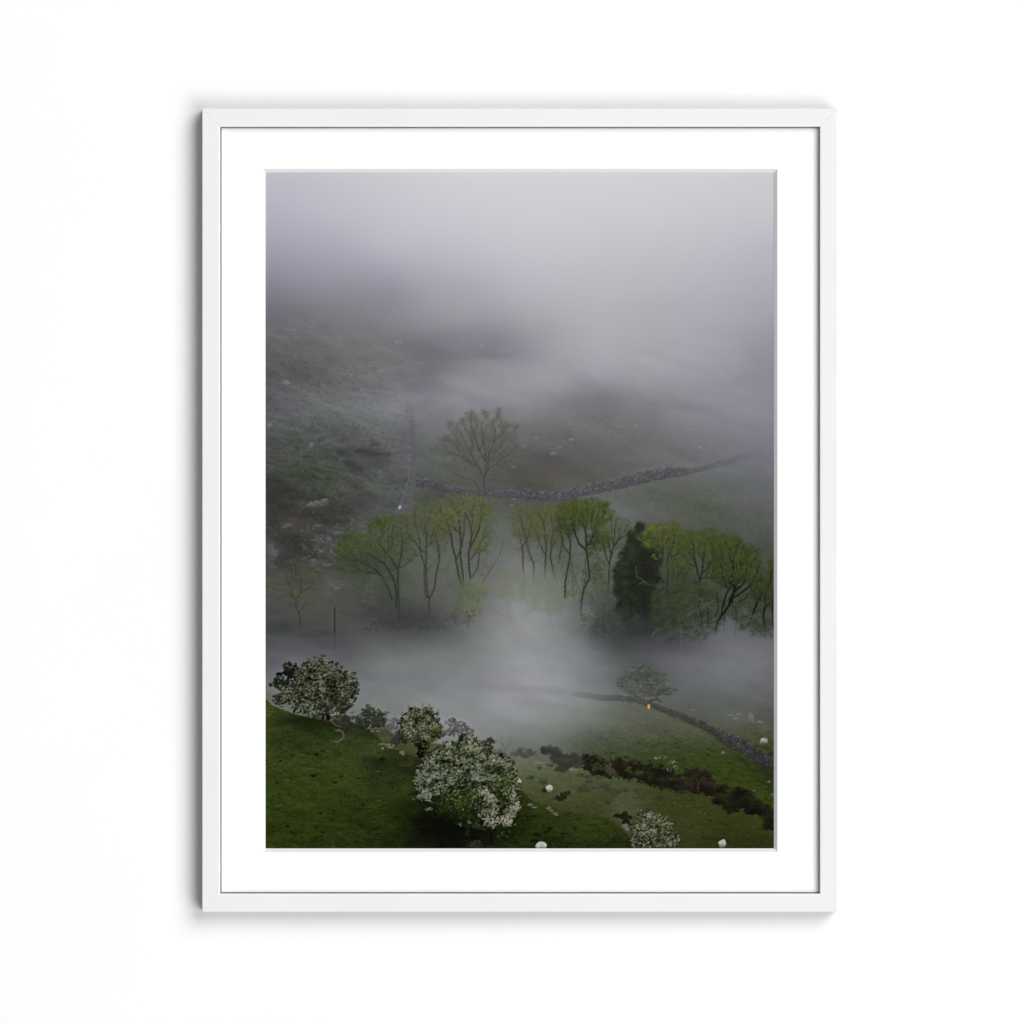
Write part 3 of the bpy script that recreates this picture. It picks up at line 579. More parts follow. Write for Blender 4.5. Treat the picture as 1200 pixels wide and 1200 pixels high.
    L.line([(882,832),(886,827),(894,824),(900,827),(904,832)], .8, .6, (82,80,84)); L.line([(862,838),(860,826),(861,815)], 1, .6, (84,83,88), .3)
    over(img, L, .5, .4)
    L = Layer(); n = 1400; bt = np.array(bot, float); q = 735+rng.random(n)*172; by = np.interp(q, bt[:, 0], bt[:, 1])
    L.dots(q, by+rng.normal(.3, 1.3, n)+.9*noise(q/4, q*0, 3), .3+.3*rng.random(n), mix([(70,80,52),(48,56,34),(32,38,24)], rng.random(n)), asp=.7)
    over(img, L, (va*.75).astype(np.float32), .35)
    def sheep(x, y, rx, ry, a=1.0, blue=0, soft=.35, head=None):
        L = Layer(); n = 420; t = rng.random(n)*6.283; q = np.sqrt(rng.random(n)); q *= .82+.36*noise(1.6*np.cos(t)+x, 1.6*np.sin(t)+y, 2); dy = np.sin(t)*q
        if head:
            L.line([(x-rx*.5, y+ry*.7), (x-rx*.55, y+ry*1.35)], .8, .7, (96,90,84)); L.line([(x+rx*.5, y+ry*.7), (x+rx*.5, y+ry*1.35)], .8, .7, (96,90,84))
            L.line([(x-rx*.8, y), (x-rx*1.15, y+ry*.9)], 1.6, 1.1, (150,144,136))
        o = np.argsort(-dy)
        L.dots((x+np.cos(t)*q*rx)[o], (y+dy*ry)[o], .5, mix([(202,196,187),(182,175,165),(146,137,125),(98,91,80)], np.clip(dy*.5+.5, 0, 1)*.95+.16*(rng.random(n)-.3)+.2*(noise(x+np.cos(t)*q*3, dy*3, 5)-.5))[o])
        if blue: L.dots(x+blue*rx*.2+rng.normal(0, rx*.28, 26), y-ry*.62+rng.normal(0, ry*.13, 26), .4, (132,160,172))
        over(img, L, a, soft)
    tint(895, 872, 5, 1.2, (64,70,58), .5); sheep(895.5, 868, 4.0, 2.9, .72, 1, head=1)
    L = Layer(); patches(L, [(847,882,2,1.3),(901,916,1.4,1),(883,927,1.2,1),(905,931,1.2,1)], [(124,124,128),(76,76,80)], 18); over(img, L, .8, .3)
    L = Layer(); L.dots([760.2,760.2,760.2], [827,828.3,829.4], [1.7,1.6,1.3], [(206,166,80)]*3); over(img, L, .8, .3)

    # ---------------- the nearer slope and the bank in front
    M = [(430,856,88,94,76),(450,860,72,80,54),(470,880,62,70,44),(500,900,56,62,42),(600,890,98,104,92),(600,925,68,75,52),(640,900,86,93,74),(640,925,72,79,56),(640,950,56,62,38),(680,915,74,81,60),(680,935,66,72,48),(700,945,60,64,40),(720,930,68,74,54),(730,945,74,78,60),(760,925,60,66,42),(745,958,66,70,50),(770,950,56,62,38),(800,940,54,60,34),(800,970,56,60,36),(800,990,48,53,30),(850,955,50,57,30),(850,985,44,50,26),(905,975,48,54,30),(905,992,38,44,24)]
    slope = tps([(a, b, r+1, g, max(bl-5, 22)) for a, b, r, g, bl in M], 40)
    slope += (gz*7+gzf*7)[..., None]*np.array([.95, 1, .7], np.float32)
    dk = np.clip(fbm(9, 2.4, 3, 6, ang=16)-.32, 0, 1); slope -= (dk*34*sstep(640, 740, XX))[..., None]*np.array([1, 1, .6], np.float32)
    pm = poly_mask([(424,853),(445,854),(462,860),(480,868),(540,874),(590,884),(615,888),(640,892),(665,897),(700,902),(760,913),(800,926),(840,938),(880,952),(911,964),(911,998),(424,998)], .7)[..., None]
    img = img*(1-pm)+slope*pm
    L = Layer()      # far shrubs showing through the mist at the brow
    foliage(L, [(452,836,3.4,3),(450,843,4,5),(462,845,5,4),(458,852,9,4)], [(98,92,98),(84,80,84),(72,72,72)], 60, 10, 2.2, .55)
    foliage(L, [(528,846,8,5),(538,852,9,7),(548,858,8,6),(530,858,9,6)], [(92,84,88),(74,68,70),(64,60,60)], 90, 10, 2.4, .55)
    over(img, L, .9, .4)
    L = Layer(); foliage(L, [(450,854,10,4),(470,857,8,5),(458,860,8,4),(583,882,8,4),(562,872,10,5),(590,886,6,3)], [(86,84,76),(68,66,60),(54,53,48)], 110, 8, 2.8, .5, under=.6); over(img, L, .75, .35)
    L = Layer(); foliage(L, [(465,866,6,6),(461,870,4,4),(468,860,4,4)], [(62,56,56),(44,42,40)], 60, 10, 2.4, .6); over(img, L, .92, .35)
    L = Layer()
    foliage(L, [(575,868,5,4),(572,876,6,6),(568,874,6,6)], [(72,54,50),(46,38,34),(30,26,24)], 60, 10, 2.2, .6)
    over(img, L, .88, .35)
    L = Layer()
    for pl in ([(592,886),(592,878),(588,870),(587,862)],[(592,880),(596,870),(597,864)],[(592,878),(600,870),(605,867)],[(590,874),(584,868)],[(600,870),(598,862)]): L.line(pl, .9, .5, (84,80,82), .5)
    over(img, L, .5, .3)
    L = Layer()
    foliage(L, [(604,884,6,3.4),(610,879,5,4),(615,884,6,5),(624,883,5,3),(619,880,4,3)], [(92,86,84),(74,70,70),(62,62,60)], 80, 9, 2.2, .55); over(img, L, .85, .35)
    # gorse hedge running down to the right, clump by clump
    L = Layer()
    foliage(L, [(640,879,7,5),(650,881,7,5),(655,888,9,6),(662,894,9,7),(658,901,7,4),(672,888,6,5),(677,894,7,6)], [(78,74,68),(61,59,54),(50,49,44),(41,41,36)], 420, 12, 4.2, .45, under=.7)
    over(img, L, .82, .35)
    L = Layer()
    foliage(L, [(688,888,6,4),(697,887,4,3.4),(690,897,8,6),(703,893,8,6),(712,900,10,8),(722,892,8,5),(735,893,8,6),(733,904,10,6),(745,897,8,6),(752,904,9,7),(760,903,8,6),(765,912,11,8),(778,908,10,6),(782,918,12,7),(792,914,10,7),(796,922,9,6),(776,916,10,7),(700,902,10,6),(715,905,12,6),(735,907,12,6),(756,911,11,6),(768,900,10,8),(780,902,10,7),(725,898,12,7)], [(76,68,50),(46,43,31),(29,28,20),(19,19,14)], 1500, 13, 4.4, .45, under=.75, rnd=.35)
    foliage(L, [(736,902,6,4),(750,905,5,4),(700,898,6,4)], [(66,74,44),(40,48,28)], 30, 10, 2.4, .6)
    foliage(L, [(708,890,6,3),(719,889,4,3),(734,890,4,2),(745,895,4,2)], [(130,100,48),(84,70,38),(50,44,28)], 24, 4, 2, .5)
    foliage(L, [(712,900,6,5),(717,905,4,4)], [(76,69,55),(52,47,36)], 26, 10, 2.4, .6)
    over(img, L, .95, .3)
    L = Layer()
    foliage(L, [(776,892,12,4),(784,898,7,5),(772,896,9,5)], [(62,74,36),(44,54,28)], 50, 8, 2.4, .6)
    foliage(L, [(773,888,9,2),(788,893,6,3),(792,899,4,3),(786,902,6,2)], [(150,152,130),(98,106,78)], 30, 4, 1.8, .42)
    foliage(L, [(812,906,11,6),(824,908,8,6),(818,917,13,8),(830,922,9,8),(806,918,8,7),(812,923,12,6),(838,928,8,7),(800,922,9,7),(826,920,12,8),(834,920,7,6)], [(70,61,44),(46,41,30),(34,29,22),(21,18,14)], 800, 12, 4.2, .45, under=.75, rnd=.35)
    L.line([(818,928),(818,916),(814,908)], .8, .5, (64,54,45), .5); L.line([(816,926),(822,914),(827,908)], .7, .5, (60,50,42), .5)
    foliage(L, [(846,924,8,4),(856,930,10,6),(866,928,8,5),(876,932,8,5),(850,938,10,7),(868,940,12,7),(882,942,10,7),(893,948,9,7),(903,955,8,7),(902,965,8,7),(858,947,8,5),(880,950,8,4),(840,936,5,6)], [(66,62,42),(36,35,23),(25,25,17),(15,15,11)], 1200, 12, 4.4, .45, under=.75, rnd=.35)
    foliage(L, [(868,924,12,2),(856,926,5,2),(880,930,6,2)], [(88,68,40),(54,46,28)], 16, 4, 2, .5)
    over(img, L, .96, .28)
    L = Layer()
    patches(L, [(632,894,5,1),(640,898,4,1),(622,888,3,.8),(672,902,5,1.6),(683,897,2,1)], [(140,134,138),(100,96,94)], 10); over(img, L, .6, .3)
    L = Layer()     # tussocks on the slope
    tf = [(621,911,4,2.4),(636,916,5,3),(632,900,3,1.6),(680,908,4,2),(688,910,3,1.6),(691,915,5,2.4),(683,925,7,4),(684,922,4,3),(709,922,6,3),(716,926,5,3),(718,931,5,2.6),(724,928,4,2.2),(695,923,3,1.8),(689,940,2,1.3),(712,941,4,2.6),(732,926,3,1.6),(766,927,3,1.6),(736,915,3,1.4),(702,911,3,1.6),(645,897,4,1.4),(746,935,5,1),(757,927,4,1),(800,928,8,1.4),(832,935,6,1.2)]
    for t in tf: foliage(L, [t], [(70,76,56),(52,58,42),(40,46,34)], int(8+t[2]*t[3]*1.2), 10, 1.5, .5)
    over(img, L, .72, .4)
    L = Layer()
    foliage(L, [(657,935,7,3.4),(661,931,5,3),(666,929,1.4,3)], [(50,56,32),(32,38,22),(22,26,16)], 60, 9, 2.0, .55)
    foliage(L, [(638,926,3.4,2.2)], [(46,50,28),(30,34,18)], 18, 9, 1.6, .5)
    over(img, L, .92, .3)

    # the front bank
    G = [(311,822,56,72,26),(311,850,46,62,20),(311,900,44,60,16),(311,950,38,54,12),(311,992,34,48,8),(360,850,30,42,12),(380,870,38,54,16),(360,900,44,60,16),(360,950,38,54,10),(360,992,32,46,8),(410,870,42,58,18),(430,860,42,54,22),(420,900,42,57,18),(420,950,36,50,10),(420,992,28,40,6),(450,880,44,60,22),(455,900,30,42,16),(480,920,36,52,12),(470,950,34,48,10),(470,992,22,33,6),(500,910,22,32,10),(505,965,14,20,6),(540,985,14,20,6),(600,985,28,42,8),(610,960,24,36,6),(630,940,42,56,12),(640,965,34,48,10),(660,955,40,52,16),(680,970,38,52,12),(650,990,26,38,6),(700,985,30,43,8),(720,970,36,48,12),(735,990,26,36,8),(620,930,48,60,18)]
    bank = tps([(a, b, r+7, g+2, bl+9) for a, b, r, g, bl in G], 40)
    b1 = fbm(12, 5, 4, 2, ang=6); b2 = fbm(3.2, 1.1, 3, 4, ang=4); b3 = fbm(1.3, .6, 2, 5, ang=0)
    bank += (b1*10+b2*8+b3*9+fbm(34, 14, 3, 3, ang=10)*6)[..., None]*np.array([.85, 1, .5], np.float32)
    sh = np.clip(fbm(6, 1.6, 3, 1, ang=5)-.30, 0, 1); bank -= (sh*34)[..., None]*np.array([1, 1, .4], np.float32)
    bm = poly_mask([(305,812),(318,826),(335,833),(350,838),(390,846),(415,850),(434,855),(443,862),(450,872),(462,878),(478,884),(492,888),(500,897),(520,905),(560,920),(600,924),(612,927),(622,936),(634,942),(648,945),(662,950),(678,954),(700,957),(712,960),(722,964),(731,972),(738,982),(744,990),(748,1000),(305,1000)], .5); bm = sstep(.32, .68, np.clip(bm+.55*fbm(4, 2.2, 3, 6)*(bm > .01)*(bm < .99)+.0, 0, 1)); bm = bm[..., None]
    img = img*(1-bm)+bank*bm
    ed = np.array([(305,812),(318,826),(335,833),(350,838),(390,846),(415,850),(434,855),(443,862),(450,872),(462,878),(478,884),(492,888),(500,897),(520,905),(600,924),(612,927),(622,936),(634,942),(648,945),(662,950),(678,954),(700,957),(712,960),(722,964),(731,972),(738,982),(744,990)], float)
    dd = np.r_[0, np.cumsum(np.hypot(*np.diff(ed, axis=0).T))]; n = 1500; q = rng.random(n)*dd[-1]; ex = np.interp(q, dd, ed[:, 0]); ey = np.interp(q, dd, ed[:, 1])
    L = Layer(); off = rng.normal(.6, 1.7, n); off = off+1.6*(noise(q/9, q*0+2, 4)-.5)
    L.dots(ex+rng.normal(0, .8, n), ey+off, .3+.35*rng.random(n), mix([(84,88,52),(58,68,30),(40,48,20),(26,32,14)], rng.random(n)*.8+.3*noise(q/14, q*0, 5)), asp=.6)
    over(img, L, .7, .35)
    L = Layer(); n = 9000; gx = 311+rng.random(n)*440; gy = 815+rng.random(n)*180
    ky = np.interp(gx, ed[:, 0], ed[:, 1]); k = (gy > ky+1) & (noise(gx/10, gy/4, 1) > .42); gx = gx[k]; gy = gy[k]
    L.dots(gx, gy, .25+.3*rng.random(len(gx)), mix([(74,88,40),(54,70,24),(30,42,12),(20,30,8)], rng.random(len(gx))), asp=.7)
    over(img, L, (.42*np.clip(bm[..., 0], 0, 1)).astype(np.float32), .3)
    # paler grass lip along the brow
    L = Layer()
    L.line([(312,815),(330,830)], 4, 2, (96,102,84), .6, 6); L.line([(312,812),(326,822),(340,830)], 2, 2, (84,84,82), .8, 6)
    over(img, L, .5, .8)
    L = Layer(); L.line([(436,857),(448,868),(452,874)], 2.4, 1, (86,84,56), .8, 8); L.line([(620,935),(634,943),(655,948),(676,954)], 1.6, 1, (70,70,40), .8, 8); over(img, L, .5, .6)
    tint(445, 893, 16, 5, (22,30,12), .55, 12); tint(478, 902, 18, 7, (26,32,14), .55, 30); tint(490, 893, 12, 4, (52,44,34), .5, 25)
    tint(340, 845, 16, 4, (24,32,14), .6, -8)
    tint(510, 965, 34, 20, (10,14,5), .78); tint(548, 978, 40, 14, (9,12,5), .75); tint(480, 945, 18, 9, (18,26,8), .5); tint(595, 975, 24, 12, (16,24,6), .45)
    tint(375, 846, 36, 7, (20,28,10), .6, 4); tint(430, 858, 20, 5, (30,34,22), .5)
    L = Layer(); foliage(L, [(484,890,10,3),(497,898,9,4),(474,896,10,3),(508,906,8,4),(461,884,5,2)], [(78,76,48),(52,54,30),(34,38,20)], 150, 6, 2.4, .45); over(img, L, .6, .35)
    L = Layer()     # bare specks, droppings, molehills and pale flowers
    patches(L, [(354,885,3,1),(355,894,4,.9),(322,896,2.4,.9),(339,896,1.8,.7),(328,903,2.6,.8),(346,902,2,.6),(335,908,2,.6),(337,914,3,.9),(385,881,3,.9),(374,897,1.6,.6),(443,938,3,.7),(333,878,1.8,.7),(443,904,3,.7),(600,872+90,2,1.4)], [(82,72,58),(66,60,44)], 18)
    patches(L, [(371,884,2.4,1.1),(367,909,4,1.6),(392,917,2.6,1),(400,910,2.6,.8),(324,917,2.2,1),(312,891,2,1),(375,953,2.6,1.2),(336,968,2.4,1.2),(378,975,2.4,1),(341,975,1.8,.8),(441,977,2.6,1),(448,889,3,2),(329,892,2,.7),(342,886,2.6,.6),(378,880,2.4,.6),(425,943,1.2,.8),(420,912,3,.5),(628,978,5,2),(644,971,3.4,2),(618,957,2,1.4),(673,971,1.6,1.2),(626,985,4,2),(660,977,4,.8),(640,975,4,1)], [(22,26,12),(15,18,9)], 16)
    n = 26; xs = 313+rng.random(n)*150; ys = 850+rng.random(n)*140
    L.dots(xs, ys, .34, (92,98,72))
    L.dots([399.5,367,374,369,427,391,390,403,702,705,677,607,604,716], [879,857,934,965,935,992,988,866,968,969,978,975,981,979], .42, (140,142,128))
    over(img, L, .78, .3)
    L = Layer()
    patches(L, [(454,873,3,1.6),(457,876,3.4,1.4),(448,877,1.6,1.6),(460,874,1.6,1.4),(470,882,3,1.6),(472,884,1.6,1.4),(449,872,4,1),(436,857,2,.8),(443,857,1.6,.6)], [(150,144,140),(108,100,90),(72,64,52)], 16)
    patches(L, [(643,947,2.4,1.4),(646,950,2.4,1.2),(650,953,3,.8),(652,955,2.6,.7),(621,943,4,1.2),(626,946,3,.8)], [(124,118,116),(86,80,72)], 16)
    patches(L, [(840,991,.1,.1)], [(60,60,60)], 4)
    L.dots([796,791,806,799,826,790], [935.5,941,945,979,953.5,940.5], .42, (138,134,126))
    over(img, L, .85, .3)
    tint(634, 993, 9, 2, (16,24,6), .6); sheep(634, 991.5, 6.0, 4.4, .93, 1)
    tint(642, 928, 6, 1.4, (44,50,32), .6); sheep(643.5, 924, 3.8, 3.8, .9, .6)
    sheep(605.5, 916, 4.6, 5.0, .9)
    sheep(846.5, 988.5, 4.6, 4.2, .88, 1)

    # ---------------- hawthorns in blossom, nearest
    L = Layer()
    foliage(L, [(430,836,8,5),(440,838,9,6),(433,845,16,8),(444,846,9,6),(424,848,12,6)], [(60,67,47),(42,48,35),(32,36,28),(26,28,23)], 190, 11, 2.6, .6)
    foliage(L, [(412,846,14,8),(402,848,12,8),(398,842,10,6)], [(60,58,50),(43,42,36),(31,31,26)], 110, 10, 2.6, .55)
    foliage(L, [(431,829,3,4),(436,832,3,3)], [(58,70,44),(44,54,35)], 16, 8, 2, .55)
    over(img, L, .9, .35)
    L = Layer()
    L.line([(393,856),(397,856),(401,858),(403,861),(401,864),(398,868)], 1.6, 1.0, (98,92,88), .6, 18)
    L.line([(390,868.8),(396,869)], 1.1, 1.0, (92,88,84), .3, 14); L.line([(396,870),(404,871),(412,870.5)], 1.6, 1, (52,50,46), .3)
    L.line([(372,840),(384,844),(396,847),(408,849)], 1.6, 1, (52,46,42), .8); L.line([(408,850),(424,856)], 1.4, 1, (44,42,38), .6)
    L.line([(384,842),(394,850),(400,852)], 1, .7, (110,84,66), .6, 14)
    over(img, L, .9, .25)

    def blossom_bush(lobes, white, green, dark, n, nw, br=.62, cr=2.6, per=9, core=None):
        L = Layer()
        foliage(L, core or lobes, dark, n, 12, cr*1.15, .75, under=.35, rnd=.5)
        foliage(L, lobes, green, int(n*.62), 8, cr*.9, .6)
        over(img, L, 1.0, .3)
        return L
    def blossoms(lobes, cols, n, per=9, cr=2.1, r=.5, a=.96, fringe=0):
        L = Layer(); foliage(L, lobes, cols, int(n*1.1), per, cr, r*1.15, .8, .12, .45, .45); over(img, L, a, .28)

    # bush A, top left
    La = [(409,800,11,13),(413,808,7,12),(404,818,14,12),(394,830,16,8),(328,820,9,8),(373,781,17,12),(360,788,14,10),(388,786,14,10),(375,797,30,14),(404,802,12,14),(350,806,18,12),(345,818,20,10),(372,815,34,13),(398,818,18,12),(372,826,30,8),(388,831,20,7),(356,832,16,5),(374,836,16,4)]
    L = Layer()
    L.line([(384,842),(384,832),(380,820)], 5, 3, (20,19,16), .6); L.line([(378,842),(380,834)], 3, 2, (24,22,18), .4)
    foliage(L, [(339,784,9,8),(332,793,10,8),(346,790,10,9),(323,800,5,6),(330,803,10,6),(317,803,3,3)], [(50,56,36),(32,37,24),(20,23,16),(12,14,10)], 170, 11, 2.4, .6)
    foliage(L, [(373,790,20,14),(375,805,32,18),(392,800,14,18),(362,812,24,12)], [(30,34,23),(19,22,15),(11,13,9)], 260, 14, 3.2, .8)
    foliage(L, La, [(56,60,44),(38,42,30),(24,27,19),(12,14,10)], 800, 12, 2.6, .6, under=.4, rnd=.4)
    foliage(L, [l for l in La], [(96,99,76),(72,76,56),(48,52,38),(28,31,22)], 420, 8, 2.1, .52)
    over(img, L, 1.0, .28)
    blossoms([(373,778,16,8),(358,786,12,8),(388,784,10,7),(380,796,10,10),(404,796,9,9),(407,808,8,10),(413,799,6,5),(366,804,18,9),(345,812,14,8),(338,820,10,8),(350,823,14,6),(374,822,12,7),(398,822,12,7),(358,796,12,8),(374,812,12,6),(384,832,14,5),(362,832,12,4)],
             [(160,158,133),(130,130,107),(96,98,76),(60,64,46)], 310, 6, 1.7, .42, .9)
    L = Layer(); foliage(L, [(351,812,7,5),(388,806,7,9),(397,821,8,7),(361,796,5,4),(378,829,9,5),(345,803,5,4),(372,812,5,4),(402,793,4,5),(366,786,4,3),(386,795,4,3)], [(40,43,30),(24,27,18),(13,15,10)], 200, 8, 2.8, .5); over(img, L, .8, .3)
    blossoms([(385,800,20,14),(366,806,20,12),(400,812,10,10),(374,830,20,4)], [(170,168,142),(128,130,104),(84,88,64)], 70, 5, 1.5, .36, .85)
    blossoms([(373,771,12,3),(365,774,6,2)], [(112,108,70),(84,84,56)], 24, 5, 1.6, .4, .7)
    blossoms([(395,836,3,1.6),(389,838,2,1.2)], [(160,154,136),(124,118,98)], 8, 8, 1.5, .5, .9)
    # bush B, middle
    Lb = [(490,835,13,7),(502,836,9,6),(481,842,10,9),(494,846,20,12),(508,850,9,9),(478,852,11,11),(496,858,18,10),(512,858,9,8),(486,862,15,9),(497,868,10,8),(478,866,8,6)]
    L = Layer()
    foliage(L, [(494,873,6,6),(494,880,5,6),(493,885,5,3)], [(22,24,16),(10,11,8)], 60, 12, 2, .7)
    foliage(L, [(492,848,16,14),(494,860,16,10)], [(20,23,15),(10,12,8)], 120, 14, 3, .8)
    foliage(L, Lb, [(52,55,38),(34,37,26),(21,24,16),(11,12,8)], 600, 12, 2.4, .6, under=.4, rnd=.4)
    foliage(L, Lb, [(104,104,72),(76,79,52),(50,54,34),(28,31,20)], 330, 8, 2.0, .5)
    over(img, L, 1.0, .28)
    blossoms([(489,834,10,6),(502,836,7,5),(480,843,8,7),(500,848,12,8),(477,856,8,9),(494,856,12,7),(508,852,7,6),(482,866,8,6),(500,862,8,6)], [(176,174,150),(136,136,112),(92,94,70),(54,58,40)], 190, 6, 1.6, .4, .88)
    blossoms([(512,856,9,7),(506,866,8,4)], [(118,112,60),(78,76,40),(48,50,28)], 46, 6, 1.8, .45, .8)
    for x, y in ((479,826),(495,826),(503,827),(471,836),(513,833)):
        L = Layer(); foliage(L, [(x, y, 1.2, 2.4)], [(124,120,88),(84,84,58)], 6, 6, 1.0, .45); over(img, L, .9, .25)
    # bush C, the big one in front
    Lc = [(548,868,12,8),(535,876,18,9),(558,880,18,10),(518,885,20,10),(575,890,18,10),(545,893,30,12),(505,898,17,11),(590,900,14,13),(500,912,15,12),(530,910,28,14),(565,908,26,14),(597,918,12,14),(495,922,10,8),(510,928,18,12),(545,930,30,16),(580,932,22,16),(602,938,10,12),(520,945,16,10),(550,950,24,14),(585,952,20,14),(600,955,9,9),(558,965,18,8),(575,968,14,7)]
    L = Layer()
    L.line([(548,992),(547,978),(550,965)], 6, 4, (24,22,18), .8); L.line([(575,988),(576,975),(580,965)], 4, 3, (18,16,12), .6)
    foliage(L, [(557,990,7,5)], [(54,48,38),(30,28,20)], 30, 10, 2, .6)
    foliage(L, Lc, [(54,60,38),(36,41,26),(22,26,15),(10,12,7)], 1500, 12, 3.0, .65, under=.4, rnd=.4)
    foliage(L, Lc, [(74,84,42),(52,62,26),(34,42,16),(18,24,8)], 420, 8, 2.3, .55)
    foliage(L, [(540,925,14,10),(550,940,16,12),(535,945,14,8),(588,912,12,10),(585,925,12,10),(525,935,12,8),(560,930,10,10)], [(84,100,38),(60,74,26),(38,47,16),(18,23,8)], 200, 9, 2.0, .5)
    foliage(L, [(530,955,22,8),(512,950,12,6),(555,958,16,8)], [(40,50,16),(20,26,8),(9,12,5)], 110, 10, 2.6, .65)
    over(img, L, 1.0, .28)
    W1 = [(166,166,145),(134,137,117),(104,108,86),(66,72,48)]
    W2 = [(148,154,140),(122,129,114),(98,105,88),(64,71,50)]
    blossoms([(548,868,8,6),(535,875,14,6),(556,880,16,8),(518,884,14,6),(575,890,14,7),(545,890,22,7),(592,895,9,7),(597,905,8,7)], W1, 330, 8, 1.9, .42)
    blossoms([(505,896,13,8),(498,908,12,8),(494,918,9,8),(512,908,14,8),(530,906,14,9),(505,926,13,8),(498,934,8,5),(520,918,10,7),(490,912,6,6)], W2, 360, 8, 1.9, .42)
    blossoms([(552,905,16,8),(568,900,12,7),(556,914,12,6),(575,912,10,5)], W2, 150, 8, 1.9, .42)
    blossoms([(568,930,8,5),(575,938,9,7),(578,948,8,7),(570,955,10,6),(575,964,10,6),(565,924,5,4),(598,952,9,8),(604,944,6,5),(590,960,10,5),(603,934,6,5),(595,965,8,4)], [(180,176,158),(146,143,125),(106,106,87),(62,66,46)], 300, 8, 1.8, .42)
    L = Layer(); foliage(L, [(520,892,10,3),(548,884,12,3),(505,903,8,3),(530,900,10,3),(515,915,9,3),(545,908,12,3),(575,900,9,3),(500,920,7,3),(562,892,9,3),(588,903,7,4),(560,918,10,4),(536,872,8,3),(568,880,8,3),(525,925,8,3),(572,944,5,4),(588,955,6,3)], [(44,50,30),(28,33,18),(16,19,10)], 330, 7, 2.6, .5); over(img, L, .78, .3)
    L = Layer(); foliage(L, Lc, [(92,104,56),(64,77,36),(40,49,22)], 260, 5, 2.2, .45); over(img, L, .75, .28)
    blossoms(Lc[:17]+[(540,930,22,12),(585,925,14,10),(560,945,20,10)], [(178,180,160),(140,144,124),(96,102,80)], 230, 5, 1.6, .36, .85)
    blossoms([(604,925,5,8),(600,915,5,5),(596,926,8,6)], W1, 40, 6, 1.6, .4)
    blossoms([(487,936,4,1.6),(492,932,4,2),(503,948,4,2.4),(540,966,3,1.6),(549,964,3,1.6)], W2, 22, 6, 1.4, .42)
    blossoms([(552,860,2,5),(546,862,2,2)], [(150,150,112),(110,112,80)], 9, 5, 1.2, .4, .85)
    blossoms([(572,985,1,1),(592,975,8,2),(586,980,10,2)], [(150,150,112),(90,96,60)], 8, 4, 1.2, .4, .7)
    # bush D, bottom right
    Ld = [(755,955,9,6),(763,960,14,8),(752,970,14,10),(772,972,18,12),(762,985,24,12),(785,985,12,10),(745,982,8,8)]
    L = Layer()
    foliage(L, [(729,957,7,3),(723,956,5,2),(734,960,5,6),(732,953,3,3)], [(48,48,28),(28,30,16),(16,18,10)], 70, 10, 2.0, .6)
    foliage(L, Ld, [(70,72,54),(44,48,32),(26,29,18),(16,18,11)], 330, 12, 2.6, .6, under=.4, rnd=.5)
    over(img, L, .97, .28)
    L = Layer(); patches(L, [(732,968,3,1.8),(735,972,2.4,2)], [(126,120,120),(84,80,78)], 14); over(img, L, .9, .3)
    blossoms(Ld, [(172,168,146),(136,134,113),(98,98,78),(58,60,42)], 330, 6, 1.7, .4, .88)
    for a in (7,9,10,12,13,15,16,18,20,22):
        t = math.radians(-165+a*6.2); x = 765+math.cos(t)*26; y = 978+math.sin(t)*26
        L = Layer(); L.line([(765+math.cos(t)*18, 978+math.sin(t)*18),(x+rng.normal(0,1.5), y+rng.normal(0,1.5))], 1.0, .6, (150,147,124), .8, 14)
        over(img, L, .45, .25)

    img += .5*(img-blur(img, .9))+.24*(img-blur(img, 5))
    # softness of the air over the leaves at mid distance and the grain of the print
    img += rng.normal(0, 1.1, (CH, CW, 1)).astype(np.float32)+rng.normal(0, .5, (CH, CW, 3)).astype(np.float32)
    img = np.clip(img, 2, 250)
    h, w = CH//2, CW//2
    return img[:h*2, :w*2].reshape(h, 2, w, 2, 3).mean((1, 3))

# ---------------------------------------------------------------- materials
def material(name, col, rough=.6, spec=.2):
    m = bpy.data.materials.new(name); m.use_nodes = True
    b = m.node_tree.nodes['Principled BSDF']
    b.inputs['Base Color'].default_value = (*col, 1); b.inputs['Roughness'].default_value = rough
    b.inputs['Specular IOR Level'].default_value = spec
    return m, m.node_tree, b

def node(nt, kind, **kw):
    n = nt.nodes.new(kind)
    for k, v in kw.items(): setattr(n, k, v)
    return n

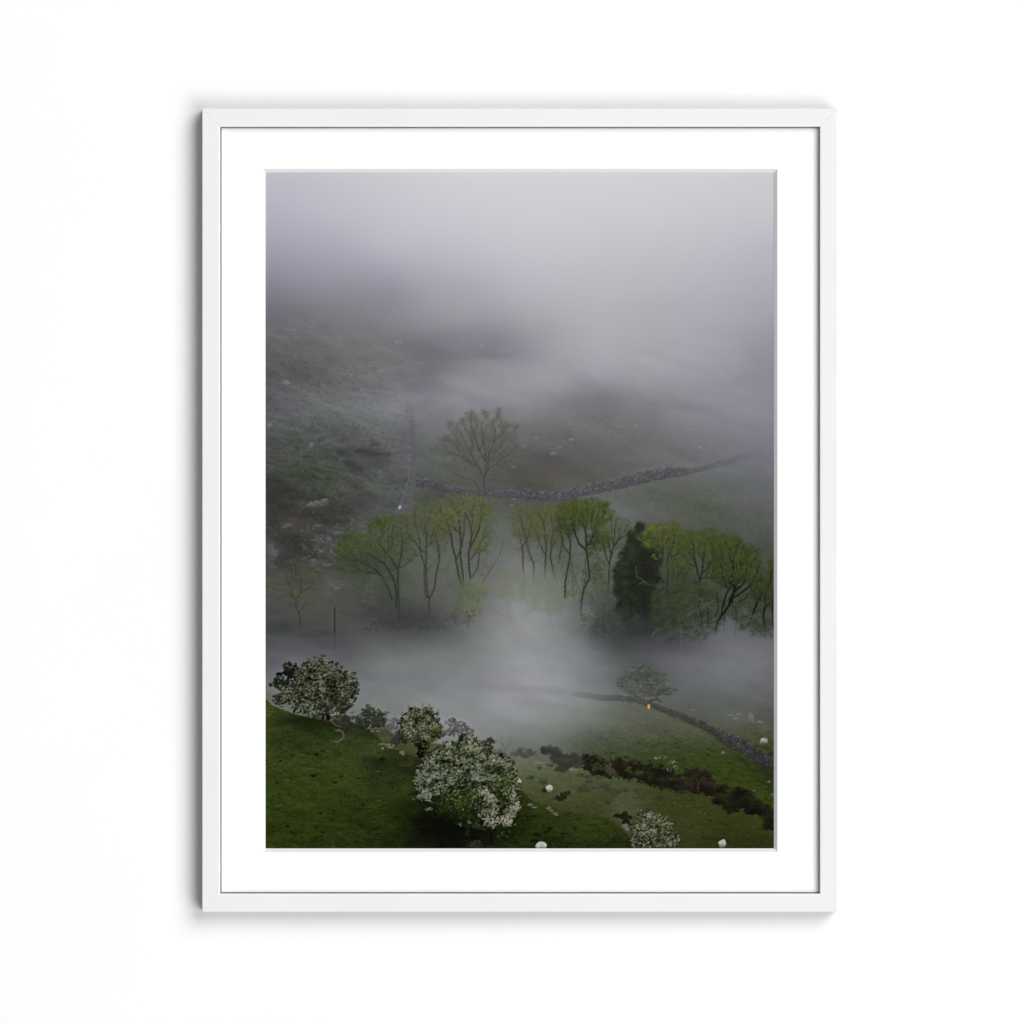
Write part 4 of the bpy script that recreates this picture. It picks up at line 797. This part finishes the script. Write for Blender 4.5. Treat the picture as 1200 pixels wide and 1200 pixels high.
def surface_noise(nt, b, base, dark, scale, detail, amount, bump, bscale, bdist=.0004, specks=None):
    """slight unevenness of tone and relief, in object coordinates"""
    tc = node(nt, 'ShaderNodeTexCoord')
    n1 = node(nt, 'ShaderNodeTexNoise'); n1.inputs['Scale'].default_value = scale; n1.inputs['Detail'].default_value = detail
    nt.links.new(tc.outputs['Object'], n1.inputs['Vector'])
    mr = node(nt, 'ShaderNodeMapRange'); mr.inputs['From Min'].default_value = .3; mr.inputs['From Max'].default_value = .7
    mr.inputs['To Max'].default_value = amount; nt.links.new(n1.outputs['Fac'], mr.inputs['Value'])
    mx = node(nt, 'ShaderNodeMix', data_type='RGBA'); mx.inputs['A'].default_value = (*base, 1); mx.inputs['B'].default_value = (*dark, 1)
    nt.links.new(mr.outputs['Result'], mx.inputs['Factor'])
    out = mx.outputs['Result']
    if specks:
        vo = node(nt, 'ShaderNodeTexVoronoi'); vo.inputs['Scale'].default_value = specks[0]
        nt.links.new(tc.outputs['Object'], vo.inputs['Vector'])
        lt = node(nt, 'ShaderNodeMath', operation='LESS_THAN'); lt.inputs[1].default_value = specks[1]; nt.links.new(vo.outputs['Distance'], lt.inputs[0])
        sp = node(nt, 'ShaderNodeSeparateColor'); nt.links.new(vo.outputs['Color'], sp.inputs['Color'])
        gt = node(nt, 'ShaderNodeMath', operation='GREATER_THAN'); gt.inputs[1].default_value = .8; nt.links.new(sp.outputs['Red'], gt.inputs[0])
        mu = node(nt, 'ShaderNodeMath', operation='MULTIPLY'); nt.links.new(lt.outputs[0], mu.inputs[0]); nt.links.new(gt.outputs[0], mu.inputs[1])
        m2 = node(nt, 'ShaderNodeMix', data_type='RGBA'); m2.inputs['B'].default_value = (*specks[2], 1)
        nt.links.new(out, m2.inputs['A']); nt.links.new(mu.outputs[0], m2.inputs['Factor']); out = m2.outputs['Result']
    nt.links.new(out, b.inputs['Base Color'])
    n2 = node(nt, 'ShaderNodeTexNoise'); n2.inputs['Scale'].default_value = bscale; n2.inputs['Detail'].default_value = 4
    nt.links.new(tc.outputs['Object'], n2.inputs['Vector'])
    bp = node(nt, 'ShaderNodeBump'); bp.inputs['Strength'].default_value = bump; bp.inputs['Distance'].default_value = bdist
    nt.links.new(n2.outputs['Fac'], bp.inputs['Height']); nt.links.new(bp.outputs['Normal'], b.inputs['Normal'])

RAIL = (.752, .757, .745); RAIL2 = (.732, .737, .727)
INK_E = 1.19                                # light falling on the print, relative to full white
m_wall, nt, b = material('wall_paint', (.86, .86, .86), .9, .0)
surface_noise(nt, b, (.87, .87, .87), (.855, .855, .855), 3, 3, 1, .05, 260)
m_wood, nt, b = material('white_painted_wood', (.74, .745, .73), .55, .25)
surface_noise(nt, b, (RAIL), (RAIL2), 9, 5, 1, .25, 420, .0002, (34, .028, (.62, .62, .55)))
m_mat, nt, b = material('mat_board', (.87, .87, .87), .95, .0)
surface_noise(nt, b, (.88, .88, .88), (.872, .872, .872), 30, 3, 1, .04, 900, .0002)
m_core, nt, b = material('mat_core', (.80, .81, .80), .95, .0)
surface_noise(nt, b, (.80, .81, .805), (.78, .79, .785), 60, 3, 1, .1, 900, .0002)
m_gap_shade, nt, b = material('painted_gap_shade', (.07, .065, .068), .8, .05)  # dark tone stands in for the shade between rail and mat
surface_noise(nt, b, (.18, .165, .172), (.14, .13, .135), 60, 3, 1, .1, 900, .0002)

m_flank, nt, b = material('bounce_cut_flank', (.45, .45, .44), .7, .1)  # outer sides darkened to cut bounce and deepen the shadow on the wall
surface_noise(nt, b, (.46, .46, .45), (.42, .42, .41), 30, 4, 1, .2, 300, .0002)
m_highlight, nt, b = material('painted_edge_highlight', (.86, .86, .855), .4, .3)  # inner arris coloured whiter as a painted highlight
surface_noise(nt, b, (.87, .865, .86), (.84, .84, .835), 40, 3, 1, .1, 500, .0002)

# ---------------------------------------------------------------- mesh helpers
def X(px): return (px-600)*MM
def Z(py): return (600-py)*MM

def mesh_obj(name, verts, faces, mats, parent=None, fmat=None, loc=(0, 0, 0)):
    me = bpy.data.meshes.new(name); me.from_pydata([tuple(v) for v in verts], [], faces)
    for m in (mats if isinstance(mats, (list, tuple)) else [mats]): me.materials.append(m)
    if fmat: me.polygons.foreach_set('material_index', fmat)
    me.update(); o = bpy.data.objects.new(name, me); COL.objects.link(o)
    if parent: o.parent = parent
    else: o.location = loc
    return o

# the wall: a thick slab behind the frame
W2 = 3.0
v = [(x, y, z) for y in (0, .12) for x, z in ((-W2, -W2), (W2, -W2), (W2, W2), (-W2, W2))]
wall = mesh_obj('wall', v, [(0, 1, 2, 3), (7, 6, 5, 4), (0, 4, 5, 1), (1, 5, 6, 2), (2, 6, 7, 3), (3, 7, 4, 0)], m_wall)
wall['kind'] = 'structure'

# ---------------------------------------------------------------- the framed picture
OX0, OX1, OY0, OY1 = 237.4, 980.8, 127.6, 1068.2      # outside of the frame
IX0, IX1, IY0, IY1 = 258.2, 960.4, 149.0, 1046.9      # its sight edge
D = .027                                               # how far it stands off the wall
pic = bpy.data.objects.new('framed_picture', None); COL.objects.link(pic)
pic.empty_display_size = .05
pic['label'] = 'thin white wooden frame with white mat around a photograph of a misty green hillside'
pic['category'] = 'framed picture'

def rail(ax0, az0, ax1, az1, bx0, bz0, bx1, bz1):
    """one moulding: outer edge a0-a1, inner edge b0-b1, cut at 45 degrees; profile goes wall, side, rounded arris, face, arris, sight side"""
    o0, o1 = np.array([ax0, az0]), np.array([ax1, az1]); i0, i1 = np.array([bx0, bz0]), np.array([bx1, bz1])
    w = abs(np.linalg.norm(o0-i0))/math.sqrt(2)
    r = .0007; st = []
    st.append((0, -.0004))                             # at the wall
    st.append((0, -(D-r)))
    for k in (1, 2, 3): a = math.pi/2*k/3; st.append((r*(1-math.cos(a)), -(D-r+r*math.sin(a))))
    r2 = .0014
    for k in (0, 1, 2, 3): a = math.pi/2*k/3; st.append((w-r2+r2*math.sin(a), -(D-r2+r2*math.cos(a))))
    st.append((w, -(D-.012))); st.append((w, -.0004))
    V = []; n = len(st)
    along = (o1-o0)/np.linalg.norm(o1-o0)*.00006       # hairline gap of the mitre
    for k, (o, i, s) in enumerate(((o0, i0, 1), (o1, i1, -1))):
        for off, y in st:
            p = o+(i-o)*(off/w)+along*s
            V.append((p[0], y, p[1]))
    F = [(k, (k+1) % n, n+(k+1) % n, n+k) for k in range(n)]
    F += [tuple(range(n-1, -1, -1)), tuple(range(n, 2*n))]
    return V, F

def add_rail(oa, ob, ia, ib):
    V, F = rail(X(oa[0]), Z(oa[1]), X(ob[0]), Z(ob[1]), X(ia[0]), Z(ia[1]), X(ib[0]), Z(ib[1]))
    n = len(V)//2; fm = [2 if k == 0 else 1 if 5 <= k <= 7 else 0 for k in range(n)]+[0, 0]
    o = mesh_obj('frame_rail', V, F, [m_wood, m_highlight, m_flank], pic, fm)
    me = o.data; import bmesh
    bm = bmesh.new(); bm.from_mesh(me); bmesh.ops.recalc_face_normals(bm, faces=bm.faces); bm.to_mesh(me); bm.free()
    return o
add_rail((OX0, OY0), (OX1, OY0), (IX0, IY0), (IX1, IY0))
add_rail((OX1, OY0), (OX1, OY1), (IX1, IY0), (IX1, IY1))
add_rail((OX1, OY1), (OX0, OY1), (IX1, IY1), (IX0, IY1))
add_rail((OX0, OY1), (OX0, OY0), (IX0, IY1), (IX0, IY0))

def ring(name, r0, r1, y0, y1, mats, parent, thick=None, fm=None):
    """sloping or flat ring between two rectangles (x0, x1, y0, y1 in picture millimetres)"""
    c = lambda r: [(X(r[0]), Z(r[2])), (X(r[1]), Z(r[2])), (X(r[1]), Z(r[3])), (X(r[0]), Z(r[3]))]
    A, B = c(r0), c(r1)
    V = [(x, y0, z) for x, z in A]+[(x, y1, z) for x, z in B]
    F = [(k, (k+1) % 4, 4+(k+1) % 4, 4+k) for k in range(4)]
    return V, F

# mat board: flat face, bevelled window, outer edge and back, one closed mesh
MX0, MX1, MY0, MY1 = IX0+1.5, IX1-.8, IY0+1.2, IY1-1.4
BX0, BX1, BY0, BY1 = 307.2, 911.0, 197.8, 998.6
PX_0, PX_1, PY_0, PY_1 = 311.0, 907.0, 202.0, 994.4
YM = -(D-.009); YP = YM+.004                        # face of the mat, face of the paper
rects = [((MX0, MX1, MY0, MY1), YM), ((BX0, BX1, BY0, BY1), YM), ((PX_0, PX_1, PY_0, PY_1), YP-.0002), ((MX0, MX1, MY0, MY1), YP-.0002)]
V = []
for r, y in rects:
    V += [(X(r[0]), y, Z(r[2])), (X(r[1]), y, Z(r[2])), (X(r[1]), y, Z(r[3])), (X(r[0]), y, Z(r[3]))]
F = []; fm = []
for a, bq, mi in ((0, 4, 0), (4, 8, 1), (8, 12, 1), (12, 0, 0)):
    for k in range(4):
        F.append((a+k, a+(k+1) % 4, bq+(k+1) % 4, bq+k)); fm.append(mi)
mat = mesh_obj('mat_board', V, F, [m_mat, m_core], pic, fm)
import bmesh
bm = bmesh.new(); bm.from_mesh(mat.data); bmesh.ops.recalc_face_normals(bm, faces=bm.faces); bm.to_mesh(mat.data); bm.free()
# dark ring between mouldings and mat, the gap's shadow put into its colour
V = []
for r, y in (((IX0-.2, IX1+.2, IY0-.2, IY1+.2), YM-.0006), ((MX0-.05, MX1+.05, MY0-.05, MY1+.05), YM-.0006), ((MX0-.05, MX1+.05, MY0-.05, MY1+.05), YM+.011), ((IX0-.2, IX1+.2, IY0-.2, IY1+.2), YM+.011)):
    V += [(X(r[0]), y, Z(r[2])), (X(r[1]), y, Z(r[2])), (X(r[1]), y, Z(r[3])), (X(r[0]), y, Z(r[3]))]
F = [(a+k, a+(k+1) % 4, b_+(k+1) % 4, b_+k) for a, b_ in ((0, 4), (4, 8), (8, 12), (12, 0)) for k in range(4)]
reb = mesh_obj('gap_shade_ring', V, F, m_gap_shade, pic)
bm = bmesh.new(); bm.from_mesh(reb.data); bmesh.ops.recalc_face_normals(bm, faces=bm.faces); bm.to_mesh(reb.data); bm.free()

# the print: a sheet of paper, its ink stored per point
ink = paint_print()
h, w = ink.shape[:2]
lin = np.where(ink/255 <= .04045, ink/255/12.92, ((ink/255+.055)/1.055)**2.4)
lin = np.clip(lin/INK_E, .002, .9)
xs = X(PX0+(np.arange(w)+.5)*2/SC); zs = Z(PY0+(np.arange(h)+.5)*2/SC)
co = np.empty((h, w, 3), np.float32); co[..., 0] = xs[None]; co[..., 1] = YP; co[..., 2] = zs[:, None]
idx = np.arange(h*w, dtype=np.int32).reshape(h, w)
q = np.stack([idx[1:, :-1], idx[1:, 1:], idx[:-1, 1:], idx[:-1, :-1]], -1).reshape(-1)
me = bpy.data.meshes.new('print')
me.vertices.add(h*w); me.vertices.foreach_set('co', co.ravel())
me.loops.add(len(q)); me.loops.foreach_set('vertex_index', q)
npoly = len(q)//4
me.polygons.add(npoly); me.polygons.foreach_set('loop_start', np.arange(0, len(q), 4, dtype=np.int32))
me.update(calc_edges=True)
ca = me.color_attributes.new('ink', 'FLOAT_COLOR', 'POINT')
rgba = np.ones((h*w, 4), np.float32); rgba[:, :3] = lin.reshape(-1, 3); ca.data.foreach_set('color', rgba.ravel())
m_print, nt, b = material('printed_paper', (.5, .5, .5), .85, .0)
at = node(nt, 'ShaderNodeAttribute', attribute_name='ink'); nt.links.new(at.outputs['Color'], b.inputs['Base Color'])
me.materials.append(m_print)
pr = bpy.data.objects.new('print', me); COL.objects.link(pr); pr.parent = pic

# the thing's origin sits at the foot of the frame, on the wall
base = (X((OX0+OX1)/2), 0.0, Z(OY1)); pic.location = base
for c in list(pic.children): c.location = tuple(-v for v in base)
